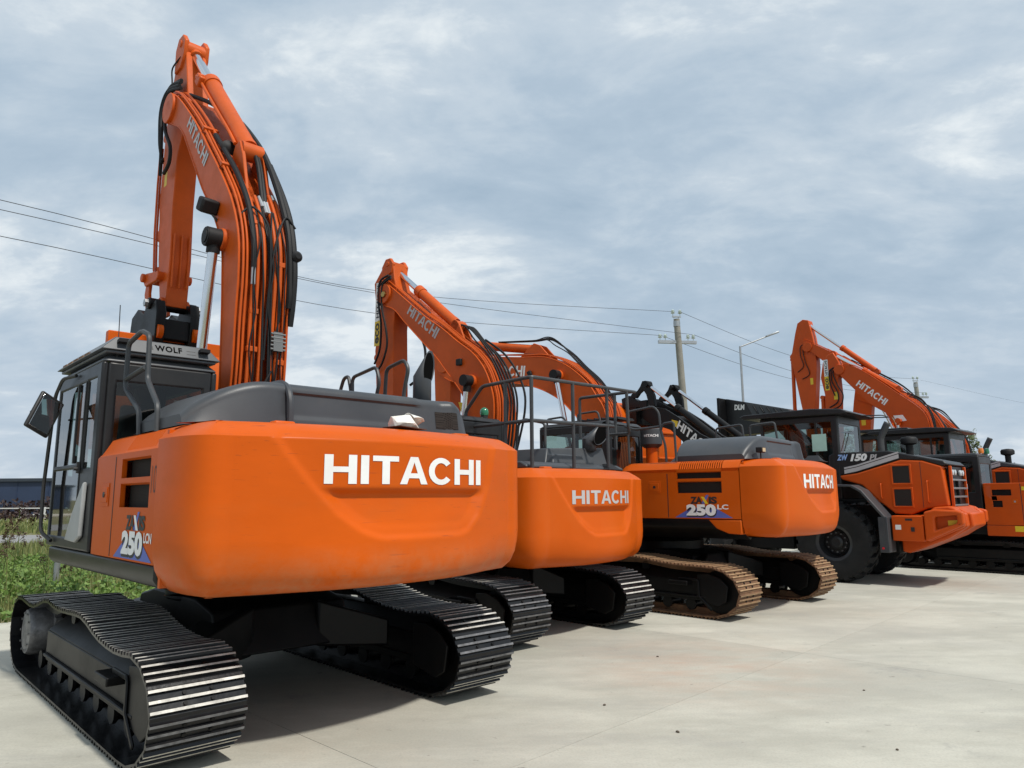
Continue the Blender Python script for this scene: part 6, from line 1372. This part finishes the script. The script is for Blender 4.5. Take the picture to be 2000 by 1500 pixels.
# ------------------------------------------------------------------ poles, wires, street lamp
PG = 'concrete power poles'
def pole(pos, label, yaw, h=11.2, scale=1.0):
    r = bpy.data.objects.new('utility_pole', None); COL.objects.link(r); r.location = (*pos, 0); r.rotation_euler = (0, 0, yaw); tag(r, label, 'utility pole', PG)
    b = B(); b.tube([(.5, 0, -.5), (.33, 0, 3), (0, 0, h)], .27, 12, r1=.165); b.build('pole', concrete_pole, r, 0)
    b = B(); b.cyl((0, 0, h - .42), (0, 0, h - .12), .185, 12); b.tube([(-.15, 0, h + .12), (-.15, 0, h - .2)], .015, 6); b.tube([(.12, 0, h + .12), (.12, 0, h - .2)], .015, 6); b.box(-.24, .24, -.04, .04, h + .10, h + .17); b.build('top_bracket', steel, r, 0)
    b = B(); b.box(-1.08, 1.06, -.08, .08, h - 1.36, h - 1.20); b.build('crossarm', steel, r, 0)
    for x, z in ((-.20, h + .17), (.20, h + .17), (-.98, h - 1.20), (-.68, h - 1.20), (.60, h - 1.20), (.90, h - 1.20)):
        b = B(); b.lathe([(.02, 0), (.02, .13), (.12, .16), (.05, .20), (.11, .23), (.05, .27), (.09, .30), (.03, .36)], (x, 0, z), n=12); b.build('insulator', insul, r, 0)
    return r
pole((8.98, 38.0), 'nearest tall concrete power pole with a crossarm behind the rusty tracked excavator', radians(8))
pole((34.75, 61.0), 'distant concrete power pole between the lettered boom and the right edge', radians(8))
def wire(pts, label, r=.011):
    b = B(); b.tube(catmull(pts, 10), r, 5); o = b.build('power_line', wirem, smooth=60); tag(o, label, 'power line', 'overhead power lines')
    return o
wire([(-24, 9, 9.65), (-13.9, 18.5, 9.80), (-5.84, 30.0 - 2.6 * 0, 10.56), (8.8, 38.0, 11.62)], 'topmost of the three power lines sweeping in from the left behind the raised boom')
wire([(-24, 9, 9.40), (-13.9, 18.5, 9.53), (-5.84, 30, 10.45), (9.85, 38.1, 10.35)], 'middle of the three power lines sweeping in from the left behind the raised boom')
wire([(-24, 9, 8.65), (-13.85, 18.5, 8.78), (-5.82, 30, 9.55), (8.05, 38.0, 10.3)], 'lowest of the three power lines sweeping in from the left behind the raised boom')
for (a, c, lb) in (((9.2, 38, 11.6), (34.9, 61, 11.5), 'upper power line running from the near pole to the distant pole'), ((9.9, 38.1, 10.35), (35.6, 61, 10.3), 'middle power line running from the near pole to the distant pole'), ((8.1, 38, 10.3), (33.9, 61, 10.3), 'lower power line running from the near pole to the distant pole')):
    a, c = Vector(a), Vector(c); wire([a.lerp(c, t) - Vector((0, 0, 2.2 * 4 * t * (1 - t) * .42)) for t in (0, .25, .5, .75, 1)], lb)
wire([(35.2, 61, 11.4), (52, 66, 9.2), (75, 74, 9.2)], 'thin power line leaving the distant pole towards the right edge', .006)
sl_ = bpy.data.objects.new('street_lamp', None); COL.objects.link(sl_); sl_.location = (11.7, 36, 0); tag(sl_, 'slim grey street lamp with one arm reaching right, behind the black bucket', 'street lamp')
b = B(); b.tube([(0, 0, 0), (0, 0, 9.25)], .085, 10, r1=.055); b.build('pole', steel, sl_)
b = B(); b.tube([(0, 0, 9.22), (1.35, 0, 9.74)], .035, 8); b.build('arm', steel, sl_)
b = B(); b.obox((1.68, 0, 9.87), (.72, .24, .08), (0, -.34, 0)); b.build('lamp_head', steel, sl_, bevel=.02)

# ------------------------------------------------------------------ far left: hall, fence, hedge, weeds
hl = bpy.data.objects.new('blue_hall', None); COL.objects.link(hl); hl.location = (-62, 92, 0); tag(hl, 'long low dark blue hall beyond the road at the left', 'building')
b = B(); b.box(-70, 34, 0, 14, 0, 4.05); b.build('wall', bluewall, hl)
b = B(); b.box(-70.3, 34.3, -.3, 14.3, 4.05, 4.45); b.build('roof', rooftrim, hl)
for k in range(26):
    f_ = B(); x = -69 + k * 4; f_.box(x - .05, x + .05, -.06, -.002, 0, 4.05); f_.build('cladding_rib', bluewall, hl)
fn_ = bpy.data.objects.new('white_fence', None); COL.objects.link(fn_); fn_.location = (-46, 69, 0); tag(fn_, 'low white railing fence in front of the blue hall', 'fence')
for k in range(22): f_ = B(); x = -26 + k * 2.3; f_.box(x - .06, x + .06, -.06, .06, 0, 1.05); f_.build('post', whitepost, fn_)
for z in (.35, .95): f_ = B(); f_.box(-28, 26, -.03, .03, z - .05, z + .05); f_.build('rail', whitepost, fn_)
def leafcloud(center, rad, n, size, seed, squash=1.0, shell=.5):
    rr = random.Random(seed); b = B()
    for _ in range(n):
        d = Vector((rr.gauss(0, 1), rr.gauss(0, 1), rr.gauss(0, 1))).normalized(); r = rr.random() ** shell
        p = Vector(center) + Vector((d.x * rad[0], d.y * rad[1], d.z * rad[2])) * r
        u = Vector((rr.gauss(0, 1), rr.gauss(0, 1), rr.gauss(0, 1))).normalized(); v = u.orthogonal().normalized(); s_ = size * rr.uniform(.6, 1.3)
        b.add([p, p + u * s_ * .5 + v * s_ * .28, p + u * s_, p + u * s_ * .5 - v * s_ * .28], [(0, 1, 2, 3)])
    return b
b = B(); rr = random.Random(3)
for k in range(60):
    c = leafcloud((-78 + k * 1.15 + rr.uniform(-.3, .3), 74 + rr.uniform(-.6, .6), rr.uniform(.6, 1.3)), (1.0, .8, rr.uniform(.5, 1.0)), 90, .42, 100 + k); b.add(c.v, c.f)
o = b.build('hedge', hedge_leaf, smooth=0); tag(o, 'dark reddish hedge along the foot of the blue hall', 'hedge', kind='stuff')
b = B(); rr = random.Random(4)
for k in range(60):
    c = leafcloud((-66 + k * .95 + rr.uniform(-.3, .3), 63 + rr.uniform(-.4, .4), rr.uniform(.2, .6)), (.8, .6, rr.uniform(.3, .5)), 70, .34, 300 + k); b.add(c.v, c.f)
o = b.build('low_hedge', hedge_leaf, smooth=0); tag(o, 'low dark hedge below the white railing', 'hedge', kind='stuff')

def tree(pos, h, cr, label, seed, n=2600):
    rr = random.Random(seed); r = bpy.data.objects.new('tree', None); COL.objects.link(r); r.location = (*pos, 0); tag(r, label, 'tree', 'trees behind the far excavators')
    b = B(); b.tube([(0, 0, -.1), (.05, 0, h * .3), (0, .05, h * .62)], .16, 8, r1=.07); limbs = []
    for k in range(11):
        a = rr.uniform(0, 2 * pi); z0 = h * rr.uniform(.28, .6); e = Vector((cos(a) * cr * rr.uniform(.5, 1), sin(a) * cr * rr.uniform(.5, 1), z0 + h * rr.uniform(.15, .42)))
        b.tube([(0, 0, z0), (e.x * .5, e.y * .5, z0 + (e.z - z0) * .6), e], .05, 5, r1=.012); limbs.append(e)
    b.build('trunk', bark, r)
    lb = B()
    for e in limbs:
        for k in range(3):
            c = e + Vector((rr.gauss(0, .35), rr.gauss(0, .35), rr.gauss(0, .25))); q_ = leafcloud(c, (cr * rr.uniform(.2, .42), cr * rr.uniform(.2, .42), h * rr.uniform(.05, .10)), n // 33, .20, rr.randint(0, 9999), shell=.6); lb.add(q_.v, q_.f)
    lb.build('crown', leaf_tree, r, smooth=0)
tree((21.6, 45), 5.6, 1.7, 'young green tree showing between the arms and the loader cab', 11)
tree((27.7, 45), 5.9, 1.15, 'green tree standing just right of the arched far boom', 12)
tree((38.2, 50), 3.9, 1.3, 'bushy tree at the far right edge behind the loader', 13)
tree((24.6, 46), 4.6, 1.6, 'low green tree behind the exhaust of the striped loader', 14)

# grass and weeds, only where the photograph looks at them
def blades(name, m, label, area, n, hmin, hmax, wd, seed, dens=None, lean=.45):
    rr = random.Random(seed); b = B(); k = 0
    while k < n:
        x, y = rr.uniform(*area[:2]), rr.uniform(*area[2:])
        if (Vector((x, y, 0)) - J0).dot(FD) < edge_f + .03: k += 1; continue
        if 30.4 < y < 37.4: k += 1; continue
        h = rr.uniform(hmin, hmax) * (.6 + .8 * (.5 + .5 * sin(x * 1.3 + 2 * sin(y * .7)) * sin(y * 1.1))); a = rr.uniform(0, 2 * pi); ln = rr.uniform(.05, lean) * h
        w_ = wd * (.7 + y / 30); dx, dy = cos(a), sin(a); px_, py_ = -dy * w_, dx * w_
        b.add([(x - px_, y - py_, -.06), (x + px_, y + py_, -.06), (x + dx * ln * .4 + px_ * .7, y + dy * ln * .4 + py_ * .7, h * .6), (x + dx * ln * .4 - px_ * .7, y + dy * ln * .4 - py_ * .7, h * .6), (x + dx * ln, y + dy * ln, h)], [(0, 1, 2, 3), (3, 2, 4)]); k += 1
    o = b.build(name, m, smooth=0); return tag(o, label, name.replace('_', ' '), kind='stuff')
blades('grass', grass_blade, 'uneven green and dry grass between the yard and the road', (-19, -4.2, 9.8, 30), 26000, .10, .34, .008, 1)
blades('far_grass', grass_blade, 'dry yellowish grass between the road and the hall', (-46, -18, 37.5, 56), 9000, .12, .4, .02, 2)
rr = random.Random(8); b = B()
for k in range(520):
    x, y = rr.uniform(-14, -3.8), rr.uniform(10.2, 20)
    if (Vector((x, y, 0)) - J0).dot(FD) < edge_f + .1: continue
    hh = rr.uniform(.12, .38) * (1.25 if y < 13 else 1); c = leafcloud((x, y, hh * .55), (.20, .20, hh * .6), 34, .085, 5000 + k); b.add(c.v, c.f)
o = b.build('broad_leaf_weeds', weed_leaf, smooth=0); tag(o, 'bright green broad-leaved weeds along the edge of the concrete', 'weeds', kind='stuff')
WL = ['tall dry weed stalk with dark seed heads', ]
wp_ = [(-7.9, 12.4, 1.35), (-8.3, 12.1, 1.15), (-8.9, 12.9, 1.3), (-7.6, 12.9, 1.2), (-8.6, 13.6, 1.45), (-9.4, 13.3, 1.25), (-8.1, 14.0, 1.3), (-9.8, 14.2, 1.4), (-7.2, 12.0, .95), (-10.1, 14.9, 1.5)]
wproto = []
for v in range(3):
    rr = random.Random(60 + v); sb_ = B(); hb_ = B(); h = 1.0
    sb_.tube(catmull([(0, 0, -.05), (.02, .01, .35), (.0, .03, .7), (.03, .02, h)], 4), .006, 5, r1=.003)
    for k in range(7):
        a = rr.uniform(0, 6.28); z0 = rr.uniform(.35, .9); e = Vector((cos(a) * .16, sin(a) * .16, z0 + .16)); sb_.tube([(0.01, .02, z0), e], .003, 4)
        for j in range(5): c = leafcloud(e + Vector((0, 0, .012 * j)), (.02, .02, .03), 6, .03, rr.randint(0, 99999)); hb_.add(c.v, c.f)
    for j in range(12): c = leafcloud((.03, .02, .82 + j * .017), (.016, .016, .02), 5, .028, rr.randint(0, 99999)); hb_.add(c.v, c.f)
    wproto.append((sb_.mesh('stalk', grass_blade), hb_.mesh('seed_head', seed_head, 0)))
for i, (x, y, h) in enumerate(wp_):
    r = bpy.data.objects.new('weed', None); COL.objects.link(r); r.location = (x, y, 0); r.scale = (h, h, h); r.rotation_euler[2] = i * 1.9
    tag(r, ['short', 'tall', 'leaning', 'slim', 'tallest', 'bushy', 'forked', 'pale', 'lowest', 'far'][i] + ' dry weed with dark seed heads, ' + ['left of the cab guard rail', 'beyond the track front', 'near the concrete edge', 'among green weeds', 'against the road'][i % 5], 'weed', 'tall seeded weeds in the grass')
    st, hd_ = wproto[i % 3]; inst('stalk', st, r); tag(inst('seed_head', hd_, r), kind='stuff')
mp_ = bpy.data.objects.new('marker_post', None); COL.objects.link(mp_); mp_.location = (-9.05, 14.6, 0); tag(mp_, 'short grey metal post standing in the weeds behind the nearest cab', 'post')
b = B(); b.cyl((0, 0, -.1), (0, 0, .62), .055, 10); b.build('post', steel, mp_); b = B(); b.cyl((0, 0, .62), (0, 0, .66), .065, 10); b.build('cap', steel, mp_)

# a few stones and clods on the concrete
rr = random.Random(21); sp_ = [(1.55, 8.1, .018), (.75, 6.3, .018), (1.2, 5.6, .02), (3.1, 6.7, .014), (2.6, 5.2, .015), (.15, 9.0, .018)]
for i, (x, y, r_) in enumerate(sp_):
    me = crumple('stone', None, r_ * 1.0, r_ * .8, r_ * .55, bark, 40 + i); o = bpy.data.objects.new('stone', me); COL.objects.link(o); o.location = (x, y, r_ * .3); o.rotation_euler[2] = i
    tag(o, 'small dark clod lying on the open concrete', 'stone', 'clods scattered on the concrete')
